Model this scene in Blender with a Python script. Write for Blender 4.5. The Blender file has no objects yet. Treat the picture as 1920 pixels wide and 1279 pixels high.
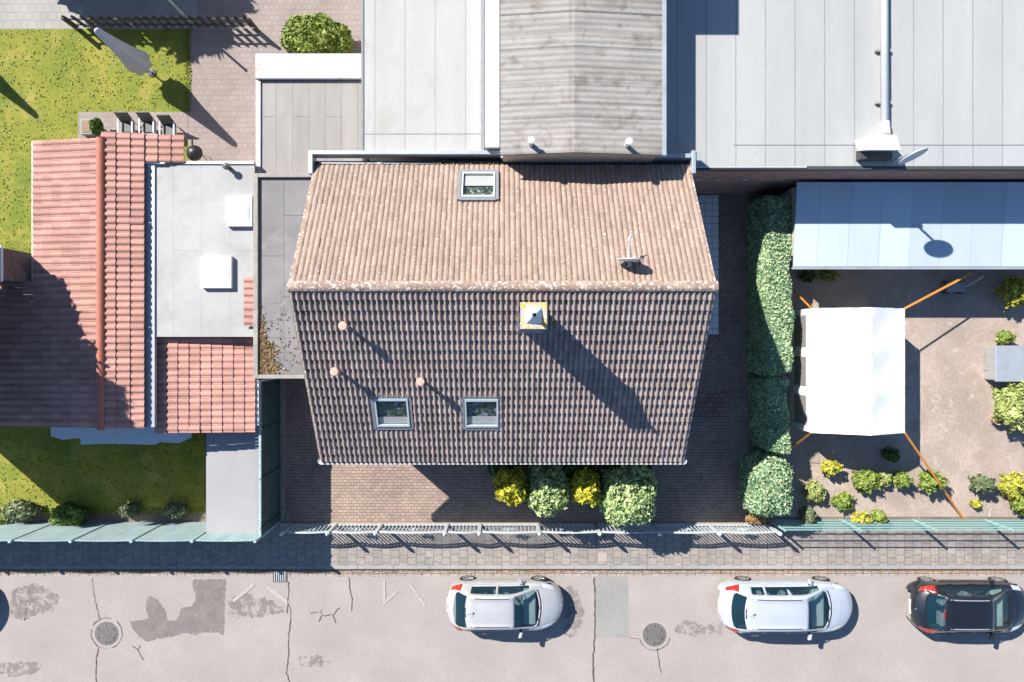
import bpy, math, random
import numpy as np
from mathutils import Vector
R = math.radians
random.seed(7); rng = np.random.default_rng(11)
S = bpy.context.scene

# ------------------------------------------------------------------ camera, sky, sun, exposure
F, H, CX, CY = 1350.0, 27.0, 942.0, 640.0           # focal (px of 1920), camera height, nadir pixel
cam = bpy.data.objects.new('camera', bpy.data.cameras.new('camera'))
S.collection.objects.link(cam); S.camera = cam
cam.location = (0, 0, H); cam.rotation_euler = (0, 0, 0)
cam.data.sensor_width = 36; cam.data.lens = F/1920*36
cam.data.shift_x = (960-CX)/1920; cam.data.shift_y = -(639.5-CY)/1920
cam.data.clip_end = 2000
SX, SY = .839, -.728                                  # horizontal travel of a shadow per metre of height
world = bpy.data.worlds.new('World'); S.world = world; world.use_nodes = True
nt = world.node_tree; bg = nt.nodes['Background']
sky = nt.nodes.new('ShaderNodeTexSky'); sky.sky_type = 'NISHITA'; sky.sun_disc = False
EL = math.atan(1/math.hypot(SX, SY)); sky.sun_elevation = EL
sky.sun_rotation = math.atan2(-SX, -SY)
sky.air_density = 1.0; sky.dust_density = .3; sky.ozone_density = 1.6
tint = nt.nodes.new('ShaderNodeMix'); tint.data_type = 'RGBA'; tint.blend_type = 'MULTIPLY'; tint.inputs[0].default_value = 1
tint.inputs[7].default_value = (.82,1.0,1.18,1); nt.links.new(sky.outputs[0], tint.inputs[6]); nt.links.new(tint.outputs[2], bg.inputs[0]); bg.inputs[1].default_value = .070
sl = bpy.data.lights.new('sun', 'SUN'); sl.energy = 5.0; sl.angle = R(.5); sl.color = (1, .95, .88)
so = bpy.data.objects.new('sun', sl); S.collection.objects.link(so)
so.rotation_euler = Vector((SX, SY, -1)).to_track_quat('-Z', 'Y').to_euler()
so.location = (-30, 26, 40)
S.view_settings.view_transform = 'Standard'; S.view_settings.look = 'None'
S.view_settings.exposure = .93; S.view_settings.gamma = 1

# ------------------------------------------------------------------ helpers
COL = S.collection
def W(px, py, h=0.0):
    k = (H-h)/F
    return ((px-CX)*k, (CY-py)*k, h)
def wx(px, h=0): return (px-CX)*(H-h)/F
def wy(py, h=0): return (CY-py)*(H-h)/F

class MB:
    def __init__(s): s.v = []; s.f = []; s.n = 0
    def add(s, vs, fs):
        b = len(s.v); s.v += [tuple(v) for v in vs]; s.f += [tuple(i+b for i in f) for f in fs]; return s
    def box(s, x0, x1, y0, y1, z0, z1):
        if x0 > x1: x0, x1 = x1, x0
        if y0 > y1: y0, y1 = y1, y0
        return s.add([(x0,y0,z0),(x1,y0,z0),(x1,y1,z0),(x0,y1,z0),(x0,y0,z1),(x1,y0,z1),(x1,y1,z1),(x0,y1,z1)],
            [(0,3,2,1),(4,5,6,7),(0,1,5,4),(1,2,6,5),(2,3,7,6),(3,0,4,7)])
    def hexa(s, p):      # 8 points: bottom 4, top 4
        return s.add(p, [(0,3,2,1),(4,5,6,7),(0,1,5,4),(1,2,6,5),(2,3,7,6),(3,0,4,7)])
    def quad(s, a, b, c, d): return s.add([a,b,c,d], [(0,1,2,3)])
    def sheet(s, x0, x1, y0, y1, z):
        if x0 > x1: x0, x1 = x1, x0
        if y0 > y1: y0, y1 = y1, y0
        return s.quad((x0,y0,z),(x1,y0,z),(x1,y1,z),(x0,y1,z))
    def slab(s, pts, t):  # polygon given in order (ccw from above), thickness t downward
        n = len(pts); low = [(p[0],p[1],p[2]-t) for p in pts]
        return s.add(list(pts)+low, [tuple(range(n)), tuple(range(2*n-1, n-1, -1))]+[(i,i+n,(i+1)%n+n,(i+1)%n) for i in range(n)])
    def tube(s, a, b, r0, r1=None, n=10, cap=True):
        if r1 is None: r1 = r0
        a = Vector(a); b = Vector(b); d = (b-a).normalized()
        u = d.orthogonal().normalized(); w = d.cross(u)
        vs = [a+(u*math.cos(t)+w*math.sin(t))*r0 for t in [2*math.pi*i/n for i in range(n)]]
        vs += [b+(u*math.cos(t)+w*math.sin(t))*r1 for t in [2*math.pi*i/n for i in range(n)]]
        fs = [(i,(i+1)%n,(i+1)%n+n,i+n) for i in range(n)]
        if cap: fs += [tuple(range(n-1,-1,-1)), tuple(range(n,2*n))]
        return s.add(vs, fs)
    def bar(s, a, b, w, h=None, up=(0,0,1)):
        h = h or w; a = Vector(a); b = Vector(b); d = (b-a).normalized(); up = Vector(up)
        if abs(d.dot(up)) > .98: up = Vector((1,0,0))
        u = d.cross(up).normalized()*(w/2); q = u.cross(d).normalized()*(h/2)
        return s.hexa([a-u-q,a+u-q,b+u-q,b-u-q,a-u+q,a+u+q,b+u+q,b-u+q])
    def lathe(s, c, prof, n=20):   # prof: list of (r,z)
        vs = []; fs = []
        for r, z in prof:
            for i in range(n):
                t = 2*math.pi*i/n; vs.append((c[0]+r*math.cos(t), c[1]+r*math.sin(t), c[2]+z))
        for k in range(len(prof)-1):
            for i in range(n):
                j = (i+1)%n; fs.append((k*n+i,k*n+j,(k+1)*n+j,(k+1)*n+i))
        if prof[-1][0] > 1e-4: fs.append(tuple((len(prof)-1)*n+i for i in range(n)))
        return s.add(vs, fs)
    def build(s, name, mat, parent=None, smooth=False, bevel=0):
        o = (parent_world(parent) if parent else Vector((0,0,0)))
        me = bpy.data.meshes.new(name)
        me.from_pydata([(v[0]-o.x, v[1]-o.y, v[2]-o.z) for v in s.v], [], s.f)
        me.materials.append(mat)
        if smooth: me.polygons.foreach_set('use_smooth', [True]*len(me.polygons))
        me.update()
        ob = bpy.data.objects.new(name, me); COL.objects.link(ob)
        if parent: ob.parent = parent
        if bevel:
            m = ob.modifiers.new('bevel', 'BEVEL'); m.width = bevel; m.segments = 2; m.limit_method = 'ANGLE'
        return ob
def parent_world(p):
    v = Vector((0,0,0))
    while p: v += p.location; p = p.parent
    return v
def tag(o, label=None, cat=None, group=None, kind=None):
    if label: o['label'] = label
    if cat: o['category'] = cat
    if group: o['group'] = group
    if kind: o['kind'] = kind
    return o
def thing(name, loc, label, cat, group=None):
    o = bpy.data.objects.new(name, None); COL.objects.link(o); o.location = loc; o.empty_display_size = .3
    return tag(o, label, cat, group)
def struct(name, mb, mat): return tag(mb.build(name, mat), kind='structure')
def kids(o): return [c for c in bpy.data.objects if c.parent == o]
def copy_tree(o, parent=None):
    c = o.copy(); COL.objects.link(c); c.parent = parent
    for ch in kids(o): copy_tree(ch, c)
    return c

# ------------------------------------------------------------------ materials
def _n(nt, t, **kw):
    n = nt.nodes.new(t)
    for k, v in kw.items(): setattr(n, k, v)
    return n
def ramp(nt, src, a, b, ca=(0,0,0,1), cb=(1,1,1,1)):
    r = nt.nodes.new('ShaderNodeValToRGB'); e = r.color_ramp.elements
    e[0].position = a; e[0].color = ca; e[1].position = b; e[1].color = cb
    nt.links.new(src, r.inputs[0]); return r.outputs[0]
def mixc(nt, fac, a, b, mode='MIX'):
    m = nt.nodes.new('ShaderNodeMix'); m.data_type = 'RGBA'; m.blend_type = mode
    if isinstance(fac, (int, float)): m.inputs[0].default_value = fac
    else: nt.links.new(fac, m.inputs[0])
    for i, c in ((6, a), (7, b)):
        if isinstance(c, tuple): m.inputs[i].default_value = (c+(1,))[:4]
        else: nt.links.new(c, m.inputs[i])
    return m.outputs[2]
def noise(nt, co, sc, det=4, rough=.6, dist=0):
    n = nt.nodes.new('ShaderNodeTexNoise'); n.inputs['Scale'].default_value = sc
    n.inputs['Detail'].default_value = det; n.inputs['Roughness'].default_value = rough
    n.inputs['Distortion'].default_value = dist
    nt.links.new(co, n.inputs['Vector']); return n.outputs['Fac']
def g(c, k): return tuple(max(0, x*k) for x in c)
def mat(name, col, var=.25, sc=1.2, fine=40, finev=.18, rough=.85, metal=0, specks=(), bump=.3, brick=None,
        island=0, hue=None, coat=0, stretch=None, spec=.5):
    """procedural surface. brick = (len, height, mortar, mortar colour, offset, rot, plane, var)"""
    m = bpy.data.materials.new(name); m.use_nodes = True; nt = m.node_tree
    p = nt.nodes['Principled BSDF']; tc = nt.nodes.new('ShaderNodeTexCoord'); co = tc.outputs['Object']
    base = None; hgt = None
    if stretch:
        mp = nt.nodes.new('ShaderNodeMapping'); mp.inputs['Scale'].default_value = stretch
        nt.links.new(co, mp.inputs['Vector']); nco = mp.outputs[0]
    else: nco = co
    n1 = noise(nt, nco, sc, 5); n2 = noise(nt, co, fine, 3, .7)
    f1 = ramp(nt, n1, .3, .7); f2 = ramp(nt, n2, .25, .75)
    c2 = hue if hue else g(col, 1-var)
    if brick:
        L, Hh, mo, mc, off, rot, plane, bv = brick
        bt = nt.nodes.new('ShaderNodeTexBrick'); bt.offset = off; bt.squash = 1
        mp = nt.nodes.new('ShaderNodeMapping'); mp.inputs['Rotation'].default_value = (0, 0, R(rot))
        if plane == 'xy': nt.links.new(co, mp.inputs['Vector'])
        else:
            sp = nt.nodes.new('ShaderNodeSeparateXYZ'); nt.links.new(co, sp.inputs[0])
            ad = nt.nodes.new('ShaderNodeMath'); nt.links.new(sp.outputs[0], ad.inputs[0]); nt.links.new(sp.outputs[1], ad.inputs[1])
            cb = nt.nodes.new('ShaderNodeCombineXYZ'); nt.links.new(ad.outputs[0], cb.inputs[0]); nt.links.new(sp.outputs[2], cb.inputs[1])
            nt.links.new(cb.outputs[0], mp.inputs['Vector'])
        # small wobble keeps the joints from being ruler straight
        nz = nt.nodes.new('ShaderNodeTexNoise'); nz.inputs['Scale'].default_value = 2.5; nt.links.new(mp.outputs[0], nz.inputs['Vector'])
        vm = nt.nodes.new('ShaderNodeVectorMath'); vm.operation = 'MULTIPLY_ADD'
        nt.links.new(nz.outputs['Color'], vm.inputs[0]); vm.inputs[1].default_value = (.03,.03,0) ; nt.links.new(mp.outputs[0], vm.inputs[2])
        nt.links.new(vm.outputs[0], bt.inputs['Vector'])
        bt.inputs['Scale'].default_value = 1; bt.inputs['Brick Width'].default_value = L; bt.inputs['Row Height'].default_value = Hh
        bt.inputs['Mortar Size'].default_value = mo; bt.inputs['Mortar Smooth'].default_value = .3
        bt.inputs['Color1'].default_value = g(col, 1-bv)+(1,); bt.inputs['Color2'].default_value = g(col, 1+bv)+(1,)
        bt.inputs['Mortar'].default_value = mc+(1,); bt.inputs['Bias'].default_value = 0
        base = mixc(nt, f1, bt.outputs[0], mixc(nt, 1.0, bt.outputs[0], g((1,1,1), 1-var), 'MULTIPLY'))
        hgt = bt.outputs['Fac']
    else:
        base = mixc(nt, f1, col, c2)
    if island:
        ge = nt.nodes.new('ShaderNodeNewGeometry')
        r = ramp(nt, ge.outputs['Random Per Island'], 0, 1, (1-island,)*3+(1,), (1+island,)*3+(1,))
        base = mixc(nt, 1.0, base, r, 'MULTIPLY')
    base = mixc(nt, 1.0, base, ramp(nt, n2, .2, .8, (1-finev,)*3+(1,), (1+finev,)*3+(1,)), 'MULTIPLY')
    for sc_, (ss, lo, hi, cc) in enumerate(specks):
        nn = noise(nt, co, ss, 3, .65, .4)
        mp2 = ramp(nt, nn, lo, hi); base = mixc(nt, mp2, base, cc)
    nt.links.new(base, p.inputs['Base Color'])
    p.inputs['Roughness'].default_value = rough; p.inputs['Metallic'].default_value = metal
    p.inputs['Specular IOR Level'].default_value = spec
    if coat: p.inputs['Coat Weight'].default_value = coat; p.inputs['Coat Roughness'].default_value = .04
    if bump:
        b = nt.nodes.new('ShaderNodeBump'); b.inputs['Strength'].default_value = bump; b.inputs['Distance'].default_value = .01
        nt.links.new(n2, b.inputs['Height'])
        if hgt:
            b2 = nt.nodes.new('ShaderNodeBump'); b2.invert = True; b2.inputs['Strength'].default_value = .6; b2.inputs['Distance'].default_value = .012
            nt.links.new(hgt, b2.inputs['Height']); nt.links.new(b.outputs[0], b2.inputs['Normal']); b = b2
        nt.links.new(b.outputs[0], p.inputs['Normal'])
    return m
def leafmat(name, c1, c2, c3=None):
    m = bpy.data.materials.new(name); m.use_nodes = True; nt = m.node_tree; p = nt.nodes['Principled BSDF']
    ge = nt.nodes.new('ShaderNodeNewGeometry'); tc = nt.nodes.new('ShaderNodeTexCoord')
    r = nt.nodes.new('ShaderNodeValToRGB'); e = r.color_ramp.elements
    e[0].color = c1+(1,); e[1].color = c2+(1,)
    if c3: k = e.new(.93); k.color = c2+(1,); e[-1].color = c3+(1,)
    nt.links.new(ge.outputs['Random Per Island'], r.inputs[0])
    n1 = noise(nt, tc.outputs['Object'], 1.6, 3)
    b = mixc(nt, 1.0, r.outputs[0], ramp(nt, n1, .3, .7, (.75,.78,.7,1), (1.15,1.1,1,1)), 'MULTIPLY')
    nt.links.new(b, p.inputs['Base Color']); p.inputs['Roughness'].default_value = .55
    p.inputs['Specular IOR Level'].default_value = .3
    return m

WHITE_L = (.62,.6,.54); YEL_L = (.62,.38,.03)
M = {}
M['soil'] = mat('soil', (.2,.16,.13), .4, .6, 25, .3, specks=((9,.62,.7,(.33,.28,.23)),))
M['asphalt'] = mat('asphalt', (.335,.298,.277), .17, .5, 15, .2, rough=.95, specks=((2.6,.56,.8,(.285,.252,.235)), (15,.655,.72,(.22,.195,.18)), (19,.66,.71,(.47,.44,.42))), bump=.5)
M['stain'] = mat('damp_asphalt', (.19,.165,.155), .25, 2.2, 60, .25, rough=.85, specks=((9,.56,.7,(.24,.21,.195)),(50,.62,.7,(.3,.27,.25))))
def grime(name, col, thr):
    m = mat(name, col, .2, 2, 60, .25); nt = m.node_tree; tc = nt.nodes.new('ShaderNodeTexCoord')
    a = noise(nt, tc.outputs['Object'], 3.2, 6, .75, .5); b = noise(nt, tc.outputs['Object'], 34, 3, .7)
    ad = nt.nodes.new('ShaderNodeMath'); ad.operation = 'MULTIPLY_ADD'; nt.links.new(b, ad.inputs[0]); ad.inputs[1].default_value = .45; nt.links.new(a, ad.inputs[2])
    f = ramp(nt, ad.outputs[0], thr, thr+.16); tr = nt.nodes.new('ShaderNodeBsdfTransparent'); mx = nt.nodes.new('ShaderNodeMixShader')
    nt.links.new(f, mx.inputs[0]); nt.links.new(tr.outputs[0], mx.inputs[1]); nt.links.new(nt.nodes['Principled BSDF'].outputs[0], mx.inputs[2])
    nt.links.new(mx.outputs[0], nt.nodes['Material Output'].inputs[0]); return m
M['grime'] = grime('road_grime', (.235,.205,.19), .68)
M['patch'] = mat('asphalt_patch', (.27,.26,.245), .14, .9, 14, .25, rough=.95)
M['crack'] = mat('crack', (.10,.085,.07), .3, 6, 30, .3)
M['chalk'] = mat('worn_road_paint', (.43,.41,.39), .25, 6, 30, .2, specks=((14,.44,.56,(.33,.295,.275)),))
M['gutter'] = mat('gutter_stone', (.36,.32,.29), .25, .9, 45, .18, brick=(.33,.30,.012,(.16,.13,.1),0,0,'xy',.1), specks=((3,.62,.7,(.27,.2,.14)),))
M['kerb'] = mat('kerb_stone', (.31,.30,.29), .2, 1.5, 50, .18, brick=(1.35,.5,.008,(.13,.11,.09),0,0,'xy',.06))
M['slab'] = mat('paving_slab', (.29,.258,.236), .22, 1.1, 15, .32, brick=(.27,.32,.009,(.14,.12,.08),.38,90,'xy',.09), specks=((11,.66,.74,(.36,.31,.27)),))
M['slab2'] = mat('pale_slab', (.38,.32,.29), .15, 2, 45, .15)
M['paver'] = mat('drive_paver', (.33,.245,.2), .28, .6, 14, .35, brick=(.205,.112,.008,(.15,.115,.085),.5,0,'xy',.12), specks=((.9,.6,.75,(.24,.22,.13)), (13,.69,.72,(.5,.47,.43))))
M['paver_red'] = mat('red_paver', (.33,.2,.17), .3, 2, 40, .2, brick=(.235,.175,.012,(.1,.08,.07),.5,0,'xy',.2))
M['paver_old'] = mat('old_patio_paving', (.30,.245,.225), .25, .8, 30, .2, brick=(.2,.2,.008,(.25,.21,.19),.5,0,'xy',.06), specks=((1.4,.55,.75,(.26,.22,.2)),))
M['path'] = mat('path_concrete', (.32,.31,.29), .2, .6, 30, .15, brick=(.3,.3,.008,(.26,.24,.23),.5,0,'xy',.05))
M['grass'] = mat('grass', (.235,.225,.028), .3, .7, 22, .42, rough=.95, hue=(.12,.165,.018), specks=((1.1,.52,.72,(.29,.25,.055)), (50,.62,.72,(.1,.14,.02))), bump=.9)
M['gravel'] = mat('garden_gravel', (.40,.325,.275), .35, .5, 16, .35, specks=((1.1,.53,.66,(.29,.235,.19)), (3.5,.6,.8,(.46,.39,.34)), (18,.66,.72,(.22,.17,.14))))
M['tile'] = mat('concrete_tile', (.305,.218,.172), .14, .7, 35, .24, island=.13, rough=.9, specks=((12,.60,.66,(.36,.30,.25)), (15,.63,.67,(.5,.46,.38)), (11,.68,.70,WHITE_L), (1.7,.66,.8,(.22,.15,.12)), (6.5,.765,.785,YEL_L)), bump=.5)
M['tile_f'] = mat('concrete_tile_front', (.305,.242,.22), .2, .8, 18, .25, island=.17, rough=.9, specks=((15,.66,.685,WHITE_L), (10,.69,.72,(.2,.14,.10)), (5,.735,.75,YEL_L)), bump=.5)
M['ridge'] = mat('ridge_tile', (.30,.2,.16), .2, 2, 35, .2, rough=.9, specks=((1.3,.5,.66,(.36,.27,.21)), (11,.53,.60,(.58,.53,.44)), (9,.66,.70,(.50,.32,.1)), (34,.58,.62,(.2,.15,.12))), bump=.6)
M['redtile'] = mat('clay_tile', (.45,.235,.19), .3, .6, 18, .22, island=.14, rough=.8, specks=((5,.68,.76,(.3,.15,.12)),))
M['ridge_red'] = mat('clay_ridge', (.45,.16,.105), .2, 1, 30, .15, rough=.8)
M['zinc'] = mat('zinc', (.42,.46,.5), .2, 2, 30, .1, rough=.45, metal=.35, bump=.1)
M['white_metal'] = mat('white_metal', (.66,.67,.67), .1, 2, 30, .06, rough=.45, bump=.05)
M['gutter_metal'] = mat('gutter_inner', (.2,.21,.23), .3, 3, 30, .2, rough=.6, metal=.3)
M['pale_roof'] = mat('pale_roof_felt', (.40,.40,.385), .14, .35, 16, .12, stretch=(3,.5,1), brick=(60,.94,.022,(.33,.33,.33),.5,90,'xy',.02), specks=((.8,.56,.8,(.33,.32,.29)), (6,.68,.75,(.28,.26,.23))))
M['grey_roof'] = mat('grey_sheet_roof', (.355,.362,.355), .14, .3, 16, .07, stretch=(3,.4,1), rough=.75, specks=((.7,.54,.8,(.31,.315,.31)), (5,.68,.76,(.28,.27,.25)), (11,.72,.75,(.2,.19,.18))), brick=(60,.93,.020,(.25,.26,.26),.5,90,'xy',.02))
M['asbestos'] = mat('corrugated_fibre_cement', (.315,.298,.275), .34, .9, 30, .2, stretch=(.7,2.6,1), brick=(30,1.02,.05,(.29,.265,.24),.5,0,'xy',.04), specks=((1.7,.52,.70,(.17,.145,.125)), (5,.58,.72,(.23,.19,.165))))
M['shed_roof'] = mat('shed_felt', (.30,.285,.265), .2, .8, 30, .12, stretch=(2.5,.5,1), brick=(30,.55,.01,(.22,.2,.19),.5,90,'xy',.04), specks=((.9,.6,.8,(.22,.19,.18)),))
M['felt'] = mat('bitumen_felt', (.225,.215,.218), .25, .9, 55, .16, specks=((3.2,.66,.72,(.15,.13,.12)), (1.1,.6,.8,(.30,.28,.27))), brick=(2.7,1.0,.008,(.1,.09,.09),.5,90,'xy',.04))
M['coping'] = mat('coping', (.33,.31,.28), .3, 3, 40, .25, specks=((8,.62,.7,(.2,.18,.15)),))
M['pale_flat'] = mat('pale_flat_roof', (.39,.39,.38), .2, .5, 16, .13, specks=((.9,.52,.72,(.31,.30,.285)), (6,.7,.76,(.28,.27,.26))), brick=(40,.95,.012,(.36,.36,.35),.5,90,'xy',.03))
M['conc'] = mat('concrete', (.31,.31,.32), .12, .6, 40, .08)
M['blue_sheet'] = mat('blue_grey_sheet_roof', (.50,.59,.655), .14, .4, 40, .06, rough=.3, metal=.1, stretch=(2,.3,1), brick=(40,1.05,.018,(.43,.52,.59),.5,90,'xy',.10), bump=.05)
M['brick'] = mat('brick_wall', (.44,.22,.17), .3, 2, 40, .2, brick=(.25,.085,.008,(.36,.3,.27),.5,0,'xz',.25))
M['render'] = mat('house_render', (.5,.46,.4), .2, 1, 40, .1)
M['house_wall'] = mat('pale_house_render', (.38,.36,.34), .1, 1, 30, .06)
M['teal'] = mat('teal_fence', (.36,.47,.48), .2, 1.5, 30, .12, rough=.6, brick=(.16,4,.01,(.2,.34,.34),.5,0,'xz',.08))
M['teal_dark'] = mat('dark_green_board', (.05,.10,.10), .3, 2, 30, .2, rough=.6, brick=(5,.14,.012,(.02,.04,.045),.5,0,'xz',.15))
M['teal_wire'] = mat('teal_wire', (.24,.41,.385), .1, 2, 30, .1, rough=.5, bump=0)
M['iron'] = mat('painted_iron', (.5,.55,.57), .15, 3, 30, .1, rough=.5, bump=.1)
M['tile_white'] = mat('white_floor_tile', (.82,.83,.84), .1, 1, 30, .06, rough=.4, brick=(.245,.245,.008,(.12,.13,.14),0,0,'xy',.05), specks=((7,.7,.75,(.2,.2,.18)),))
M['fabric'] = mat('white_fabric', (.82,.83,.84), .05, 1, 60, .03, rough=.8, bump=.1)
M['fabric_grey'] = mat('grey_parasol_fabric', (.47,.49,.54), .12, 3, 50, .08, rough=.8)
M['clear_win'] = mat('cloudy_window_film', (.28,.26,.25), .2, 3, 30, .1, rough=.3)
M['orange'] = mat('orange_strap', (.72,.26,.03), .15, 3, 50, .1, rough=.6)
M['black'] = mat('black_plastic', (.015,.016,.018), .1, 3, 50, .1, rough=.45, bump=.05)
M['dark'] = mat('dark_metal', (.06,.062,.065), .2, 3, 50, .1, rough=.5)
M['castiron'] = mat('cast_iron', (.2,.18,.17), .3, 8, 60, .25, rough=.6, metal=.3)
M['castdark'] = mat('cast_iron_slot', (.03,.03,.03), .2, 8, 60, .1)
M['terracotta'] = mat('terracotta_cap', (.58,.36,.28), .1, 6, 60, .08)
M['lichen_slab'] = mat('lichen_slab', (.42,.38,.34), .2, 6, 50, .2, specks=((7,.47,.55,(.60,.37,.04)), (13,.52,.58,(.58,.55,.48)), (18,.62,.66,(.25,.2,.16))))
M['chim'] = mat('chimney_cladding', (.16,.13,.12), .3, 3, 40, .2, brick=(.3,.2,.01,(.08,.07,.07),.5,0,'xz',.15))
M['lead'] = mat('lead', (.22,.23,.25), .25, 5, 40, .15, rough=.6)
M['zinc_blue'] = mat('zinc_cap', (.42,.56,.72), .1, 5, 40, .08, rough=.4, metal=.1)
M['wood'] = mat('dark_timber', (.10,.085,.075), .3, 3, 40, .2)
M['debris'] = leafmat('leaf_litter', (.12,.08,.045), (.27,.18,.09), (.42,.33,.22))
M['debris_o'] = leafmat('orange_litter', (.20,.11,.05), (.38,.24,.11), (.5,.38,.2))
M['bark'] = mat('bark', (.11,.085,.065), .3, 6, 40, .3)
M['chair_white'] = mat('chair_frame', (.6,.62,.64), .1, 6, 40, .05, rough=.5)
M['stone'] = mat('grey_stone', (.33,.33,.33), .2, 4, 40, .15)
L_ = {}
L_['euon'] = leafmat('variegated_leaf', (.15,.25,.10), (.58,.68,.34), (.85,.86,.52))
L_['euon2'] = leafmat('hedge_leaf', (.09,.21,.12), (.46,.60,.37), (.58,.44,.32))
L_['yellow'] = leafmat('golden_leaf', (.10,.16,.03), (.80,.70,.04), (.9,.8,.2))
L_['green'] = leafmat('green_leaf', (.04,.09,.022), (.13,.22,.045))
L_['bright'] = leafmat('bright_leaf', (.09,.16,.03), (.30,.37,.08), (.45,.48,.18))
L_['pale'] = leafmat('pale_leaf', (.2,.26,.08), (.42,.47,.18))
L_['golden2'] = leafmat('yellow_flower_leaf', (.14,.2,.04), (.66,.58,.08), (.75,.66,.15))
L_['red'] = leafmat('red_leaf', (.22,.015,.03), (.4,.03,.06))
L_['dull'] = leafmat('grey_green_leaf', (.10,.14,.08), (.22,.26,.14))

def glass(name, col, rough=.03, alpha=.62, tint_=(.80,.92,.92)):
    m = bpy.data.materials.new(name); m.use_nodes = True; nt = m.node_tree
    p = nt.nodes['Principled BSDF']; p.inputs['Base Color'].default_value = col+(1,)
    p.inputs['Roughness'].default_value = rough; p.inputs['Specular IOR Level'].default_value = 1
    p.inputs['Coat Weight'].default_value = 1; p.inputs['Coat Roughness'].default_value = .01
    tr = nt.nodes.new('ShaderNodeBsdfTransparent'); tr.inputs[0].default_value = tint_+(1,)
    mx = nt.nodes.new('ShaderNodeMixShader'); mx.inputs[0].default_value = alpha
    nt.links.new(tr.outputs[0], mx.inputs[1]); nt.links.new(p.outputs[0], mx.inputs[2])
    nt.links.new(mx.outputs[0], nt.nodes['Material Output'].inputs[0]); return m
M['car_glass'] = glass('car_glass', (.03,.10,.15), alpha=.25)
M['sky_glass'] = glass('roof_window_glass', (.04,.05,.06), alpha=.14, tint_=(.93,.94,.95))
def paint(name, col, metal=.5):
    m = bpy.data.materials.new(name); m.use_nodes = True; nt = m.node_tree; p = nt.nodes['Principled BSDF']
    tc = nt.nodes.new('ShaderNodeTexCoord')
    nn = noise(nt, tc.outputs['Object'], 2.5, 3); n2 = noise(nt, tc.outputs['Object'], 90, 2)
    b = mixc(nt, ramp(nt, nn, .3, .7), col, g(col, .93)); b = mixc(nt, ramp(nt, n2, .6, .8), b, g(col, .85))
    nt.links.new(b, p.inputs['Base Color']); p.inputs['Metallic'].default_value = metal
    p.inputs['Roughness'].default_value = .42; p.inputs['Coat Weight'].default_value = 1; p.inputs['Coat Roughness'].default_value = .05
    return m
M['silver'] = paint('silver_paint', (.50,.505,.51), .3); M['silver2'] = paint('blue_silver_paint', (.55,.59,.64), .3)
M['blackpaint'] = paint('black_paint', (.012,.014,.02), .3)
M['lamp_red'] = mat('red_lens', (.36,.025,.015), .15, 9, 40, .05, rough=.15, coat=1, bump=0)
M['lamp_clear'] = mat('clear_lens', (.55,.6,.64), .2, 14, 40, .1, rough=.1, coat=1, bump=0)
M['tyre'] = mat('tyre', (.02,.02,.021), .1, 9, 60, .1, rough=.8)
M['rim'] = mat('alloy', (.45,.45,.46), .1, 9, 40, .05, rough=.3, metal=.6, bump=0)
M['seat'] = mat('car_seat', (.20,.21,.22), .2, 9, 60, .1)
M['dash'] = mat('dashboard', (.34,.38,.37), .2, 5, 60, .1)
M['plate'] = mat('number_plate', (.7,.7,.66), .05, 9, 60, .03, rough=.4, bump=0)
M['strip'] = mat('white_sheet', (.52,.53,.54), .1, 1.2, 40, .06, specks=((2.2,.58,.66,(.45,.36,.29)),))
M['reflection'] = mat('painted_reflection', (.04,.06,.04), .5, 5, 20, .3, specks=((9,.5,.55,(.16,.22,.12)),(5,.58,.62,(.45,.52,.6))), bump=0)  # dark sheet with sky and tree reflections put into its colour as blotches
M['blind'] = mat('pale_blind', (.8,.8,.74), .1, 3, 40, .05)

# ------------------------------------------------------------------ foliage
def mesh_np(name, V, Fq, mat_, parent, smooth=False):
    me = bpy.data.meshes.new(name); nv = len(V); nf, k = Fq.shape
    me.vertices.add(nv); me.vertices.foreach_set('co', V.astype(np.float32).ravel())
    me.loops.add(nf*k); me.loops.foreach_set('vertex_index', Fq.astype(np.int32).ravel())
    me.polygons.add(nf); me.polygons.foreach_set('loop_start', np.arange(0, nf*k, k, dtype=np.int32))
    try: me.polygons.foreach_set('loop_total', np.full(nf, k, dtype=np.int32))
    except Exception: pass
    me.materials.append(mat_); me.update(calc_edges=True); me.validate()
    ob = bpy.data.objects.new(name, me); COL.objects.link(ob)
    if parent: ob.parent = parent
    return ob
def leaf_quads(C, N, size, asp=1.6, jit=.9):
    n = len(C); N = N + rng.normal(0, jit, (n,3)); N /= np.linalg.norm(N, axis=1, keepdims=True)+1e-9
    T = rng.normal(0, 1, (n,3)); T -= (T*N).sum(1, keepdims=True)*N; T /= np.linalg.norm(T, axis=1, keepdims=True)+1e-9
    B = np.cross(N, T); s = size*rng.uniform(.45, 1.6, (n,1))/2
    a = C-T*s*asp; b = C+B*s*.8+N*s*.25; c = C+T*s*asp; d = C-B*s*.8+N*s*.25
    V = np.stack([a,b,c,d], 1).reshape(-1,3); return V, np.arange(4*n).reshape(-1,4)
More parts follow.
